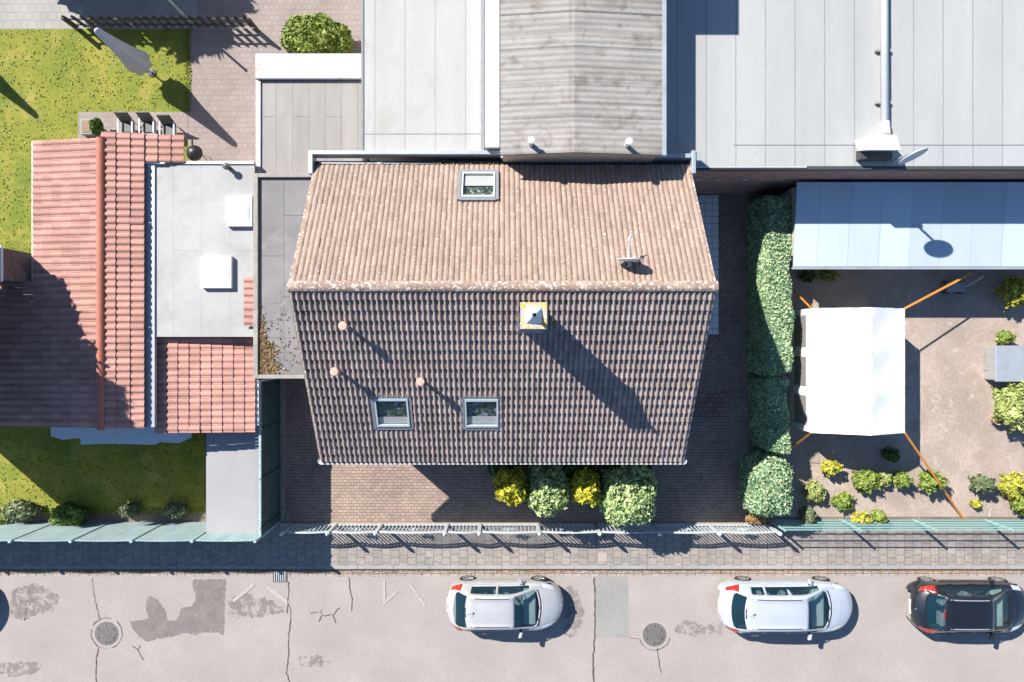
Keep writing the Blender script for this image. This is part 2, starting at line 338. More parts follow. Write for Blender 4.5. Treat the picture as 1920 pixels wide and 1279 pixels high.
def blob_pts(n, a, b, c, pw=2.0, lump=.08, lo=.86, seedv=0, zmin=-.95):
    """points on and just under a lumpy superellipsoid with half axes a,b,c"""
    D = rng.normal(0,1,(n,3)); D /= np.linalg.norm(D,axis=1,keepdims=True); D[:,2] = np.where(D[:,2]<zmin, -D[:,2], D[:,2])
    A = np.array([a,b,c])
    r = 1/((np.abs(D)**pw).sum(1)**(1/pw))
    ph = seedv*1.7
    l = 1+lump*(np.sin(D[:,0]*5+ph)*np.cos(D[:,1]*6+ph*2)+.6*np.sin(D[:,2]*8+D[:,0]*9+ph)+.35*np.sin(D[:,1]*17+ph*3)*np.cos(D[:,0]*15))
    rr = (r*l*rng.uniform(lo,1.0,n)**.5*(1+.07*(rng.uniform(0,1,n)>.93)))[:,None]
    P = D*rr*A; N = D/A; N /= np.linalg.norm(N,axis=1,keepdims=True); return P, N
def core(a, b, c, pw, k, seedv=0, lump=.08, nu=22, nv=14):
    V = []; Fq = []
    for i in range(nv+1):
        t = -math.pi/2+math.pi*i/nv
        for j in range(nu):
            p = 2*math.pi*j/nu; d = np.array([math.cos(t)*math.cos(p), math.cos(t)*math.sin(p), math.sin(t)])
            r = 1/((np.abs(d)**pw).sum()**(1/pw)); ph = seedv*1.7
            l = 1+lump*(math.sin(d[0]*5+ph)*math.cos(d[1]*6+ph*2)+.6*math.sin(d[2]*8+d[0]*9+ph))
            V.append(d*r*l*k*np.array([a,b,c]))
    for i in range(nv):
        for j in range(nu):
            q = (j+1)%nu; Fq.append((i*nu+j, i*nu+q, (i+1)*nu+q, (i+1)*nu+j))
    return np.array(V), np.array(Fq)
def foliage(parent, centre, a, b, c, lm, n, size, pw=2.2, lump=.08, seedv=0, name='foliage', jit=.9, lo=.75, corek=.86, asp=1.6):
    """centre relative to the parent; a lumpy solid heart clothed in single leaves, one mesh"""
    P, N = blob_pts(n, a, b, c, pw, lump, lo, seedv)
    V, Q = leaf_quads(P, N, size, asp, jit); V2, Q2 = core(a, b, c, pw, corek, seedv, lump)
    V = np.vstack([V, V2])+np.array(centre); Q = np.vstack([Q, Q2+len(P)*4])
    return mesh_np(name, V, Q, lm, parent)
def shrink(a, b, k=.1): d = (b-a)*k; return a+d, b-d
def shrub(name, px0, px1, py0, py1, h, lm, label, cat='shrub', group=None, n=2500, size=.08, pw=2.3, lump=.07, seedv=0, z0=.1, stem=True, low=.3, jit=.9):
    """top outline given in photo pixels at about 0.6 h"""
    hh = h*.62; x0, x1 = wx(px0,hh), wx(px1,hh); y0, y1 = wy(py1,hh), wy(py0,hh)
    cx, cy = (x0+x1)/2, (y0+y1)/2
    t = thing(name, (cx,cy,z0), label, cat, group)
    cz = (h-z0)*(1+low)/2 if stem else (h-z0)*.5
    c = (h-z0)-cz
    foliage(t, (0,0,cz), (x1-x0)/2, (y1-y0)/2, c, lm, n, size, pw, lump, seedv, jit=jit)
    if stem:
        m = MB()
        for k in range(3):
            an = k*2.1; m.tube((cx+.05*math.cos(an),cy+.05*math.sin(an),z0),(cx+.2*(x1-x0)*math.cos(an),cy+.2*(y1-y0)*math.sin(an),z0+cz),.03,.015,6)
        m.build('stem', M['bark'], t)
    return t
def litter(name, pts, size, lm, label, cat):
    C = np.array(pts); N = np.tile([0,0,1.], (len(C),1))
    V, Q = leaf_quads(C, N, size, 1.3, .45)
    o = mesh_np(name, V, Q, lm, None); return tag(o, label, cat, kind='stuff')

# ------------------------------------------------------------------ setting: ground
Z0 = .10                                             # level of plots and pavement
KY = wy(1059); GY = wy(1080); PY = wy(986)
struct('ground', MB().sheet(-600,600,-600,600,-.06), M['soil'])
struct('road', MB().sheet(-80,80,wy(1520),GY,0), M['asphalt'])
struct('gutter_strip', MB().sheet(-80,80,GY-.01,wy(1066),.004), M['gutter'])
struct('kerb', MB().box(-80,80,wy(1066),KY,-.05,Z0+.006), M['kerb'])
struct('pavement', MB().box(-80,80,KY,PY,-.05,Z0), M['slab'])
struct('far_pavement', MB().box(-80,80,wy(1650),wy(1520),-.05,Z0), M['slab'])
struct('garden_ground', MB().sheet(-80,80,PY,60,Z0-.02), M['soil'])
struct('driveway', MB().sheet(-8.32,9.2,PY+.14,5.5,Z0), M['paver'])
struct('driveway_edging', MB().box(-8.30,9.9,PY,PY+.14,0,Z0+.03), M['slab2'])
struct('tiled_terrace', MB().box(4.9,wx(1345),wy(627),5.45,0,Z0+.04), M['tile_white'])
struct('lawn', MB().sheet(-30,wx(355),wy(500),wy(57),Z0+.01), M['grass'])
struct('front_lawn', MB().sheet(-30,wx(386),wy(957),wy(740),Z0+.01), M['grass'])
struct('garden_path', MB().sheet(-30,wx(372),wy(57),wy(-60),Z0+.002), M['path'])
struct('patio', MB().sheet(wx(355),-4,4.6,wy(57),Z0+.006).sheet(wx(372),-4,wy(57),wy(-80),Z0+.006), M['paver_old'])
struct('terrace_paving', MB().sheet(wx(150),wx(355),wy(265),wy(212),Z0+.016), M['paver_old'])
struct('gravel_yard', MB().sheet(9.9,40,wy(968),wy(500),Z0+.004), M['gravel'])
struct('paver_repair', MB().sheet(7.15,8.45,wy(782),wy(730),Z0+.004), M['paver_red'])  # sheet of redder pavers laid over the driveway

# road marks, cracks, stains
def poly(pts, h, z): return [(wx(a,h), wy(b,h), z) for a, b in pts]
def ngon(mb, pts, z):
    p = poly(pts, 0, z); c = (sum(q[0] for q in p)/len(p), sum(q[1] for q in p)/len(p), z)
    return p, c
def blotch(mb, pts, z, jag=1.2):
    """closed outline in px, densified with a ragged edge; triangulated by Blender n-gon"""
    out = []
    n = len(pts)
    for i in range(n):
        a = pts[i]; b = pts[(i+1)%n]; L = math.hypot(b[0]-a[0], b[1]-a[1]); k = max(1, int(L/3))
        for j in range(k):
            t = j/k; out.append((a[0]+(b[0]-a[0])*t+random.uniform(-jag,jag), a[1]+(b[1]-a[1])*t+random.uniform(-jag,jag)))
    p = poly(out, 0, z)
    if sum(p[i][0]*p[(i+1)%len(p)][1]-p[(i+1)%len(p)][0]*p[i][1] for i in range(len(p))) < 0: p = p[::-1]
    mb.add(p, [tuple(range(len(p)))])
m = MB(); mh = MB()
blotch(m, [(243,1166),(262,1163),(280,1160),(274,1145),(275,1125),(282,1117),(292,1122),(305,1136),(313,1150),(314,1163),(330,1163),(338,1152),(336,1144),(345,1138),(360,1138),(367,1126),(366,1112),(361,1100),(362,1086),(424,1086),(421,1130),(421,1180),(418,1192),(410,1186),(385,1185),(365,1190),(350,1186),(330,1192),(295,1198),(275,1203),(262,1195),(250,1182)], .004)
def halo(pts, k=1.0, z=.010, jag=3): blotch(mh, pts, z, jag)
halo([(1268,1172),(1285,1163),(1302,1165),(1322,1174),(1352,1168),(1356,1188),(1322,1188),(1299,1193),(1276,1189),(1262,1187)])
halo([(22,1106),(60,1094),(90,1104),(112,1120),(100,1146),(70,1152),(45,1164),(20,1160),(18,1130)])
halo([(428,1118),(468,1112),(512,1128),(535,1146),(492,1156),(455,1160),(428,1158)])
halo([(1060,1100),(1075,1098),(1088,1120),(1096,1150),(1088,1180),(1070,1196),(1058,1190)], jag=2)
halo([(0,1245),(40,1240),(80,1246),(70,1262),(20,1268),(-20,1262)]); halo([(560,1232),(600,1226),(620,1240),(590,1252),(560,1246)])
struct('road_grime', mh, M['grime'])
struct('road_stain', m, M['stain'])
struct('road_patch', MB().sheet(wx(1115),wx(1178),wy(1195),wy(1081),.004), M['patch'])
m = MB()
def crack(pts, w=.025, z=.020):
    q = []
    for i in range(len(pts)-1):
        a, b = pts[i], pts[i+1]; k = max(1, int(math.hypot(b[0]-a[0], b[1]-a[1])/6))
        for j in range(k): q.append((a[0]+(b[0]-a[0])*j/k+random.uniform(-1,1), a[1]+(b[1]-a[1])*j/k+random.uniform(-.6,.6)))
    q.append(pts[-1])
    pr = None
    for i, (a, b) in enumerate(q):
        ww = w*random.uniform(.5,1.2); d = (q[min(i+1,len(q)-1)][0]-q[max(i-1,0)][0], -(q[min(i+1,len(q)-1)][1]-q[max(i-1,0)][1]))
        L = math.hypot(*d) or 1; nx, ny = -d[1]/L*ww/2, d[0]/L*ww/2; x, y = wx(a), wy(b)
        cur = ((x+nx,y+ny,z),(x-nx,y-ny,z))
        if pr: m.quad(pr[1], cur[1], cur[0], pr[0])
        pr = cur
crack([(541,1090),(542,1110),(539,1130),(546,1145),(545,1160),(541,1190),(541,1230),(537,1262),(543,1279),(541,1330)])
crack([(539,1133),(538,1150)]); crack([(654,1082),(656,1110),(660,1122),(659,1145)])
crack([(581,1150),(595,1147),(602,1150),(608,1155),(620,1152),(625,1152),(632,1143),(638,1139)]); crack([(602,1154),(598,1165)]); crack([(624,1152),(630,1168)]); crack([(600,1148),(603,1143)])
crack([(174,1084),(176,1115),(182,1140),(188,1162)], .02); crack([(184,1215),(180,1235),(181,1279),(180,1330)])
crack([(248,1211),(258,1218),(269,1237)]); crack([(258,1218),(263,1210)])
crack([(1114,1082),(1115,1140),(1115,1195),(1111,1240),(1114,1279),(1113,1330)], .05)
crack([(1232,1215),(1235,1240),(1240,1262)]); crack([(1178,1195),(1200,1198)], .015)
for cx_, cy_, r_, a0, a1 in ((200,1187,29,-50,80), (200,1187,29,90,200), (1227,1190,29,10,170), (200,1187,29,210,300)):
    crack([(cx_+r_*math.cos(R(t)), cy_+r_*math.sin(R(t))) for t in range(a0, a1, 15)], .022)
struct('road_crack', m, M['crack'])
m = MB()
def line(a, b, w):
    x0,y0 = wx(a[0]),wy(a[1]); x1,y1 = wx(b[0]),wy(b[1]); L = math.hypot(x1-x0,y1-y0); nx,ny = -(y1-y0)/L*w/2,(x1-x0)/L*w/2
    m.quad((x0+nx,y0+ny,.016),(x0-nx,y0-ny,.016),(x1-nx,y1-ny,.016),(x1+nx,y1+ny,.016))
for a, b, w in (((720,1086),(721,1132),.10),((724,1128),(745,1108),.10),((768,1095),(785,1118),.08),((786,1120),(798,1136),.10),((502,1100),(541,1131),.14),((437,1127),(476,1096),.12)): line(a,b,w)
struct('road_marking', m, M['chalk'])
struct('pale_paving_slab', MB().sheet(wx(1121),wx(1137),wy(1051),wy(1035),Z0+.004), M['slab2'])

def manhole(px, py, label):
    t = thing('manhole_cover', (wx(px),wy(py),.002), label, 'manhole cover')
    x, y = wx(px), wy(py)
    MB().lathe((x,y,.002), [(.44,0),(.44,.008),(.37,.008),(.37,.004)], 36).build('frame', M['castiron'], t)
    m = MB().lathe((x,y,.002), [(.36,0),(.36,.011),(.33,.016),(0,.016)], 36)
    for r in (.10,.19,.28):
        k = int(r*60)
        for i in range(k):
            a = 2*math.pi*i/k; m.box(x+r*math.cos(a)-.018, x+r*math.cos(a)+.018, y+r*math.sin(a)-.018, y+r*math.sin(a)+.018, .015, .026)
    m.build('cover', M['castiron'], t)
    for i in range(6):
        a = 2*math.pi*(i+.5)/6; MB().lathe((x+.32*math.cos(a),y+.32*math.sin(a),.0185), [(.028,0),(.028,.002),(0,.002)], 8).build('keyhole', M['castdark'], t)
manhole(200,1188,'round iron manhole cover in cracked ring beside the damp patch')
manhole(1227,1190,'round iron manhole cover right of the rectangular asphalt patch')
t = thing('drain_grate', (wx(525),wy(1079),.0), 'black slotted drain grate set in the gutter', 'drain')
m = MB(); x0,x1,y0,y1 = wx(512),wx(538),wy(1091),wy(1069)
m.box(x0,x1,y0,y0+.03,.006,.03).box(x0,x1,y1-.03,y1,.006,.03)
m.box(x0,x0+.03,y0+.03,y1-.03,.006,.03).box(x1-.03,x1,y0+.03,y1-.03,.006,.03); m.build('frame', M['castiron'], t)
MB().sheet(x0+.01,x1-.01,y0+.01,y1-.01,.0085).build('shaft', M['black'], t)
m = MB()
for i in range(6):
    xx = x0+.03+(x1-x0-.06)*(i+.5)/6; m.box(xx-.014,xx+.014,y0+.03,y1-.03,.012,.028)
m.build('grate_bars', M['iron'], t)

# litter along the gutter
pts = [(random.uniform(-19,20), wy(1067.5)-abs(random.gauss(0,.075)), .02) for _ in range(6500)]
litter('gutter_litter', pts, .030, M['debris_o'], 'orange dead leaves and grit lying along the kerb', 'leaf litter')

# ------------------------------------------------------------------ tile slopes
def tiles(mb, O, U, D, w, l, nu, nv, hr=.045, lift=.032, rf=.66, K=6, skip=None, jitter=.004):
    O = Vector(O); U = Vector(U).normalized(); D = Vector(D).normalized(); N = U.cross(D)
    if N.z < 0: N = -N
    flip = (U.cross(D)).z < 0
    ts = [rf*w*k/(K-1) for k in range(K)]+[w*.985]
    hs = [hr*math.sin(math.pi*k/(K-1))**.75 if 0 < k < K-1 else 0 for k in range(K)]+[0]
    for j in range(nv):
        for i in range(nu):
            if skip and skip(O+U*((i+.5)*w)+D*((j+.5)*l)): continue
            dz = random.uniform(-jitter, jitter)+(random.uniform(.0,.022) if random.random() < .04 else 0); b = len(mb.v); du = random.uniform(-.004,.004)
            for v, up, cut in ((j*l, 0, 0), ((j+1)*l+.02, lift, 0), ((j+1)*l+.02, lift, .05)):
                for tt, hh in zip(ts, hs):
                    p = O+U*(i*w+tt+du)+D*v+N*(hh+up+dz-cut); mb.v.append((p.x,p.y,p.z))
            n = len(ts)
            for r in (0,1):
                for k in range(n-1):
                    q = (b+r*n+k, b+r*n+k+1, b+(r+1)*n+k+1, b+(r+1)*n+k)
                    mb.f.append(q[::-1] if not flip else q)
    return mb

# ------------------------------------------------------------------ main house
RY, RH = 1.49, 7.48; FE = -3.78; FH = 4.0; BE = 5.42; BH = 4.71; XL, XR = -5.79, 5.78
pf = (RH-FH)/(RY-FE); pb = (RH-BH)/(BE-RY)
def hfront(y): return RH-pf*(RY-y)
def hback(y): return RH-pb*(y-RY)
def on_plane(px, py, fn, off=0):
    h = 6.0
    for _ in range(60): h = .5*h+.5*(fn(wy(py,h))+off)
    return Vector((wx(px,h), wy(py,h), h))
house = thing('brick_house', (0,0,Z0), 'brown tiled gable house with three roof windows and a chimney in the middle plot', 'house')
WL, WR, WF, WB = -5.03, 5.03, -3.2, 5.2
m = MB(); e = .12
zf, zb_ = hfront(WF)-.22, hback(WB)-.22
m.add([(WL,WF,0),(WR,WF,0),(WR,WB,0),(WL,WB,0),(WL,WF,zf),(WR,WF,zf),(WR,WB,zb_),(WL,WB,zb_),(WL,RY,RH-.22),(WR,RY,RH-.22)],
      [(0,1,5,4),(2,3,7,6),(1,2,6,9,5),(3,0,4,8,7)])
m.build('wall', M['house_wall'], house)
for (y0,y1,fn) in ((FE,RY,hfront),(RY,BE,hback)):     # deck under the tiles
    a = [(XL+.02,y0+.0,fn(y0)-.03),(XR-.02,y0,fn(y0)-.03),(XR-.02,y1,fn(y1)-.03),(XL+.02,y1,fn(y1)-.03)]
    MB().slab(a, .14).build('roof_deck', M['wood'], house)
skyl = []       # (centre px, fn, half u, half slope, name)
def near_window(P, wins):
    return any(abs(P.x-c.x) < a+.03 and abs(P.y-c.y) < b for c, a, b in wins)
w1 = (on_plane(736,770,hfront), .56, .45); w2 = (on_plane(903,771,hfront), .56, .45); w3 = (on_plane(897,351,hback), .58, .43)
chx, chy = .787, .64
m = tiles(MB(), (XL,RY-.02,RH-.01), (1,0,0), (0,-1,-pf), (XR-XL)/75, math.hypot(1,pf)*(RY-.02-FE)/19, 75, 19, hr=.058, lift=.072, rf=.70,
          skip=lambda P: near_window(P,(w1,w2)) or (abs(P.x-chx)<.28 and abs(P.y-chy)<.25))
m.build('front_roof', M['tile_f'], house, smooth=False)
m = tiles(MB(), (XR,RY+.02,RH-.01), (-1,0,0), (0,1,-pb), (XR-XL)/75, math.hypot(1,pb)*(BE-RY-.02)/14, 75, 14, hr=.030, lift=.022, rf=.88,
          skip=lambda P: near_window(P,(w3,)))
m.build('back_roof', M['tile'], house)
m = MB()          # ridge: overlapping half round caps
n = 30; L = (XR-XL+.04)/n
for i in range(n):
    x0 = XL-.02+i*L; x1 = x0+L+.03; vs = []; K = 9
    for x, rr in ((x0,.152),(x1,.158)):
        for k in range(K):
            a = math.pi*(-.08+1.16*k/(K-1)); vs.append((x, RY+rr*math.cos(a)*1.0, RH-.02+rr*math.sin(a)*.85+random.uniform(-.002,.002)))
    for k in range(K): vs.append((x1, RY+.135*math.cos(math.pi*(-.08+1.16*k/(K-1))), RH-.02+.1*math.sin(math.pi*(-.08+1.16*k/(K-1)))))
    m.add(vs, [(k,k+K,k+K+1,k+1) for k in range(K-1)]+[(k+K,k+2*K,k+2*K+1,k+K+1) for k in range(K-1)])
m.build('ridge_tiles', M['ridge'], house)
for sx, X in ((-1,XL),(1,XR)):                         # verge boards
    MB().hexa([(X-.03,FE,FH-.17),(X+.03,FE,FH-.17),(X+.03,RY,RH-.17),(X-.03,RY,RH-.17),(X-.03,FE,FH+.045),(X+.03,FE,FH+.045),(X+.03,RY,RH+.045),(X-.03,RY,RH+.045)]).build('verge_board', M['ridge'] if sx<0 else M['tile_f'], house)
    MB().hexa([(X-.03,BE,BH-.17),(X-.03,RY+.003,RH-.17),(X+.03,RY+.003,RH-.17),(X+.03,BE,BH-.17),(X-.03,BE,BH+.035),(X-.03,RY+.003,RH+.035),(X+.03,RY+.003,RH+.035),(X+.03,BE,BH+.035)][::1]).build('verge_board', M['ridge'], house)
m = MB()          # half round front gutter
n = 8; ro = .085; yc = FE-.055; zc = FH-.02; vs = []
gx0, gx1 = XL-.02, XR+.03
for x in (gx0, gx1):
    for k in range(n+1):
        a = math.pi+math.pi*k/n; vs.append((x, yc+ro*math.cos(a), zc+ro*math.sin(a)))
for x in (gx0, gx1):
    for k in range(n+1):
        a = math.pi+math.pi*k/n; vs.append((x, yc+(ro-.012)*math.cos(a), zc+(ro-.012)*math.sin(a)))
q = n+1
m.add(vs, [(k,k+1,k+1+q,k+q) for k in range(n)]+[(2*q+k,3*q+k,3*q+k+1,2*q+k+1) for k in range(n)]+[(0,q,3*q,2*q),(n,2*q+n,3*q+n,q+n)])
m.bar((gx0-.02,yc-ro,zc+.006),(gx1+.02,yc-ro,zc+.006),.028)
for x in (gx0,gx1): m.lathe((x,yc,zc-.02),[(.075,-.03),(.088,0),(.088,.035),(.076,.035),(.07,0)],18)
for i in range(12): x = gx0+.4+i*.98; m.bar((x,yc-ro,zc+.02),(x,yc+ro,zc+.02),.02,.008)
m.build('gutter', M['white_metal'], house)
m = MB()          # box gutter behind the back eave
gy0, gy1 = BE+.02, BE+.42; gz = 4.98
m.box(XL-.15,-.05,gy1-.12,gy1,gz-.5,gz).box(-.05,XR+.02,gy1-.22,gy1-.09,gz-.5,gz-.02)
m.box(XL-.15,XL-.02,gy0-.3,gy1-.12,gz-.5,gz-.003).box(XR+.02,XR+.14,gy0-.3,gy1-.0,gz-.5,gz-.003)
m.box(XR+.14,XR+.30,gy1-.3,gy1-.02,gz-.5,gz-.05)
m.build('parapet_flashing', M['zinc'], house, bevel=.01)
MB().box(XL-.02,XR+.02,gy0-.1,gy1-.22,gz-.6,gz-.42).build('box_gutter', M['dark'], house)
m = MB().tube((XL+.1,gy0+.1,gz-.30),(XL+3.9,gy0+.06,gz-.34),.045,.045,10)
m.tube((XL+1.9,gy0+.082,gz-.317),(XL+2.1,gy0+.082,gz-.317),.055,.055,10); m.build('drain_pipe', M['iron'], house, smooth=True)

def roof_window(c, fn, slope, sgn, lm_inner, blind):
    """velux style window: frame, pane, sash parts lying on the slope; sgn=-1 front slope"""
    t = Vector((0, sgn, -slope)).normalized(); u = Vector((1,0,0)); nn = u.cross(t); nn = nn if nn.z > 0 else -nn
    def P(a, b, z): return Vector(c)+u*a+t*b+nn*z
    def bx(mb, a0,a1,b0,b1,z0,z1): mb.hexa([P(a0,b0,z0),P(a1,b0,z0),P(a1,b1,z0),P(a0,b1,z0),P(a0,b0,z1),P(a1,b0,z1),P(a1,b1,z1),P(a0,b1,z1)])
    hw, hl = .585, .60
    m = MB(); bx(m,-hw-.03,-hw+.06,-hl-.02,hl+.05,-.02,.10); bx(m,hw-.06,hw+.03,-hl-.02,hl+.05,-.02,.10)
    bx(m,-hw+.06,hw-.06,-hl-.06,-hl+.05,-.02,.11); bx(m,-hw+.06,hw-.06,hl-.05,hl+.08,-.02,.095)
    w = m.build('roof_window', M['lead'], house)
    m = MB(); bx(m,-hw+.08,-hw+.13,-hl+.06,hl-.06,.05,.125); bx(m,hw-.13,hw-.08,-hl+.06,hl-.06,.05,.125)
    bx(m,-hw+.13,hw-.13,-hl+.06,-hl+.14,.05,.125); bx(m,-hw+.13,hw-.13,hl-.13,hl-.06,.05,.125)
    m.build('sash', M['iron'], w)
    m = MB(); bx(m,-hw+.13,hw-.13,-hl+.14,hl-.13,.085,.095); m.build('pane', M['sky_glass'], w)
    m = MB(); bx(m,-hw+.05,hw-.05,-hl+.05,hl-.05,-.03,-.015); m.build('reflection_sheet', M[lm_inner], w)  # sheet behind the pane, reflections painted in its colour
    m = MB(); b0, b1 = blind; bx(m,-hw+.13,hw-.13,b0,b1,.03,.04); m.build('blind', M['blind'], w)
    return w
roof_window(w1[0], hfront, pf, -1, 'reflection', (.22,.46)); roof_window(w2[0], hfront, pf, -1, 'reflection', (.18,.46)); roof_window(w3[0], hback, pb, 1, 'reflection', (.02,.46))

# chimney
ch = MB(); hc = 9.0; r = .30
ch.box(chx-r,chx+r,chy-r,chy+r,hfront(chy)-.5,hc-.1); chim = ch.build('chimney', M['chim'], house)
MB().box(chx-.335,chx+.335,chy-.335,chy+.335,hc-.1,hc).build('cap_slab', M['lichen_slab'], chim, bevel=.012)
m = MB(); c_ = [(chx-.2,chy-.2,hc+.003),(chx+.2,chy-.2,hc+.003),(chx+.2,chy+.2,hc+.003),(chx-.2,chy+.2,hc+.003)]
m.add(c_+[(chx-.055,chy-.055,hc+.24),(chx+.055,chy-.055,hc+.24),(chx+.055,chy+.055,hc+.24),(chx-.055,chy+.055,hc+.24)],[(0,1,5,4),(1,2,6,5),(2,3,7,6),(3,0,4,7)])
m.build('metal_hood', M['zinc_blue'], chim)
MB().lathe((chx,chy,hc+.22),[(.055,0),(.055,.26),(.045,.26),(.045,.02),(0,.02)],14).build('flue_pipe', M['lead'], chim, smooth=False)
m = MB(); yy0, yy1 = chy-.42, chy+.42
for a in (-1,1):
    m.hexa([(chx+a*.30-.10*(a<0),yy0,hfront(yy0)),(chx+a*.30+.10*(a>0),yy0,hfront(yy0)),(chx+a*.30+.10*(a>0),yy1,hfront(yy1)),(chx+a*.30-.10*(a<0),yy1,hfront(yy1)),
            (chx+a*.30-.10*(a<0),yy0,hfront(yy0)+.12),(chx+a*.30+.10*(a>0),yy0,hfront(yy0)+.12),(chx+a*.30+.10*(a>0),yy1,hfront(yy1)+.12),(chx+a*.30-.10*(a<0),yy1,hfront(yy1)+.12)])
m.hexa([(chx-.30,yy0,hfront(yy0)),(chx+.30,yy0,hfront(yy0)),(chx+.30,chy-.30,hfront(chy-.3)),(chx-.30,chy-.30,hfront(chy-.3)),(chx-.30,yy0,hfront(yy0)+.09),(chx+.30,yy0,hfront(yy0)+.09),(chx+.30,chy-.30,hfront(chy-.3)+.16),(chx-.30,chy-.30,hfront(chy-.3)+.16)])
m.build('chimney_flashing', M['lead'], house)
for px, py in ((642,611),(626,697),(788,716)):
    top = on_plane(px, py, hfront, .72); x, y = top.x, top.y; hb = hfront(y)
    v = MB().tube((x,y,hb-.1),(x,y,top.z-.14),.055,.055,14).build('vent_pipe', M['terracotta'], house, smooth=True)
    MB().lathe((x,y,top.z-.14),[(.06,0),(.12,.03),(.125,.09),(.11,.13),(0,.14)],20).build('vent_cap', M['terracotta'], v)
    m = MB(); m.lathe((x,y,hb-.04),[(.13,0),(.12,.05),(.06,.12)],14); m.build('collar', M['tile_f'], v)
# moss and leaf bits caught between the tiles (left verge, window heads, front gutter)
pts = []
for _ in range(3000):
    if random.random() < .72: x = XL+abs(random.gauss(0,.75)); y = random.uniform(FE,RY)
    else: x = random.uniform(XL,XR); y = random.uniform(FE,RY) if random.random()<.5 else RY-.25-abs(random.gauss(0,.2))
    if x > XR-.1: continue
    if near_window(Vector((x,y,0)), ((w1[0],.6,.6),(w2[0],.6,.6))): continue
    u = ((x-XL)/((XR-XL)/75))%1; 
    if u < .55 and random.random() < .75: x += .05
    pts.append((x,y,hfront(y)+.05))
for _ in range(900): x = random.uniform(XL+.05,XR-.1); pts.append((x, FE-.05+random.uniform(-.045,.05), FH-.03))
for c in (w1[0],w2[0]):
    for _ in range(140): x = c.x+random.uniform(-.55,.55); y = c.y+.50+random.uniform(-.04,.05); pts.append((x,y,hfront(y)+.11))
for _ in range(1500): x = random.uniform(XL+.1,.2); pts.append((x, BE+random.uniform(-.06,.09), gz-.36+random.uniform(-.03,.1)))
litter('roof_moss', pts, .045, M['debris'], 'brown moss and leaf crumbs caught between the roof tiles and in the gutters', 'moss')

# satellite dish on the back slope
P = on_plane(1181,489,hback,.45); sd = thing('satellite_dish', (P.x,P.y,hback(P.y)), 'white satellite dish with feed arm standing on the back roof slope', 'satellite dish')
m = MB(); vs = []; nr, na = 5, 28; d = Vector((.03,.998,.04)).normalized(); u = Vector((1,0,0)); v = d.cross(u)
for s in (0,.02):
    for i in range(nr+1):
        rr = .37*i/nr
        for k in range(na):
            a = 2*math.pi*k/na; vs.append(P+u*rr*math.cos(a)+v*rr*1.1*math.sin(a)+d*(.05*(i/nr)**2-s))
o_ = (nr+1)*na; fs = []
for s in (0,1):
    for i in range(nr):
        for k in range(na):
            q_ = (s*o_+i*na+k, s*o_+i*na+(k+1)%na, s*o_+(i+1)*na+(k+1)%na, s*o_+(i+1)*na+k); fs.append(q_ if s else q_[::-1])
fs += [(nr*na+k, nr*na+(k+1)%na, o_+nr*na+(k+1)%na, o_+nr*na+k) for k in range(na)]
m.add(vs, fs); m.build('reflector', M['white_metal'], sd, smooth=True)
b0 = P+v*(-.33)+d*.02
if b0.z > P.z: b0 = P+v*.33+d*.02
fe = P+Vector((-.02,.55,.02))
MB().bar(b0, fe, .035).build('feed_arm', M['white_metal'], sd)
MB().tube(fe, fe+Vector((.0,.09,.04)), .045, .03, 10).tube(fe+Vector((.01,.09,.04)),fe+Vector((.04,.14,.08)),.03,.03,8).build('receiver', M['white_metal'], sd)
MB().tube((P.x,P.y-.12,hback(P.y-.12)),(P.x,P.y-.12,P.z+.08),.03,.03,10).bar((P.x,P.y-.12,P.z),(P.x,P.y-.02,P.z),.09).build('mast', M['zinc'], sd)
MB().bar((P.x,P.y-.12,hback(P.y-.1)+.1),(P.x+.3,P.y+.05,hback(P.y)+.08),.02).bar((P.x+.3,P.y+.05,hback(P.y)+.08),(P.x+.36,P.y-.0,hback(P.y)+.06),.06).build('cable_bracket', M['dark'], sd)

# ------------------------------------------------------------------ flat roof extension
GX0, GX1, GY0, GY1, GH = wx(475,3.2), WL-.003, wy(710,3.2), wy(325,3.2), 3.2
ex = thing('flat_roof_extension', (GX0,GY0,Z0), 'flat felt roofed extension with stone coping on the left side of the brown tiled house', 'extension')
MB().box(GX0+.02,GX1,GY0+.02,GY1-.02,0,GH-.18).build('wall', M['brick'], ex)
m = MB().box(GX0+.16,GX1,GY0+.14,GY1-.14,GH-.18,GH-.10); m.build('roof', M['felt'], ex)
m = MB().box(GX0,GX0+.15,GY0,GY1,GH-.18,GH+.02).box(GX0+.153,GX1,GY1-.13,GY1,GH-.18,GH+.017).box(GX0+.153,GX1,GY0,GY0+.13,GH-.18,GH+.017)
m.build('coping', M['coping'], ex, bevel=.01)
m = MB()
for cx_, cy_ in ((514,556),(514,588),(514,622),(522,660)):
    x, y = wx(cx_,3.1), wy(cy_,3.1); m.slab([(x+.24*math.cos(2*math.pi*k/24)*(1.0 if 1 else 1)*(1/max(abs(math.cos(2*math.pi*k/24)),abs(math.sin(2*math.pi*k/24)))**.7), y+.24*math.sin(2*math.pi*k/24)*(1/max(abs(math.cos(2*math.pi*k/24)),abs(math.sin(2*math.pi*k/24)))**.7), GH-.092) for k in range(24)], .012)
m.build('felt_patch', M['felt'], ex)
m = MB().tube((GX0+.1,GY0-.08,.1),(GX0+.1,GY0-.08,GH-.2),.05,.05,10); m.build('downpipe', M['zinc'], ex, smooth=True)
pts = []
for _ in range(1800):
    y = wy(705,3.1)+abs(random.gauss(0,.75)); x = GX0+.19+abs(random.gauss(0,.26 if y < wy(640,3.1) else .10))
    if random.random() < .12: x = random.uniform(GX0+.2,GX1-.1); y = random.uniform(GY0+.2,GY0+2.2)
    if y < GY0+.15 or y > GY0+3.4 or x > GX1-.05: continue
    pts.append((x,y,GH-.085+random.uniform(0,.03)))
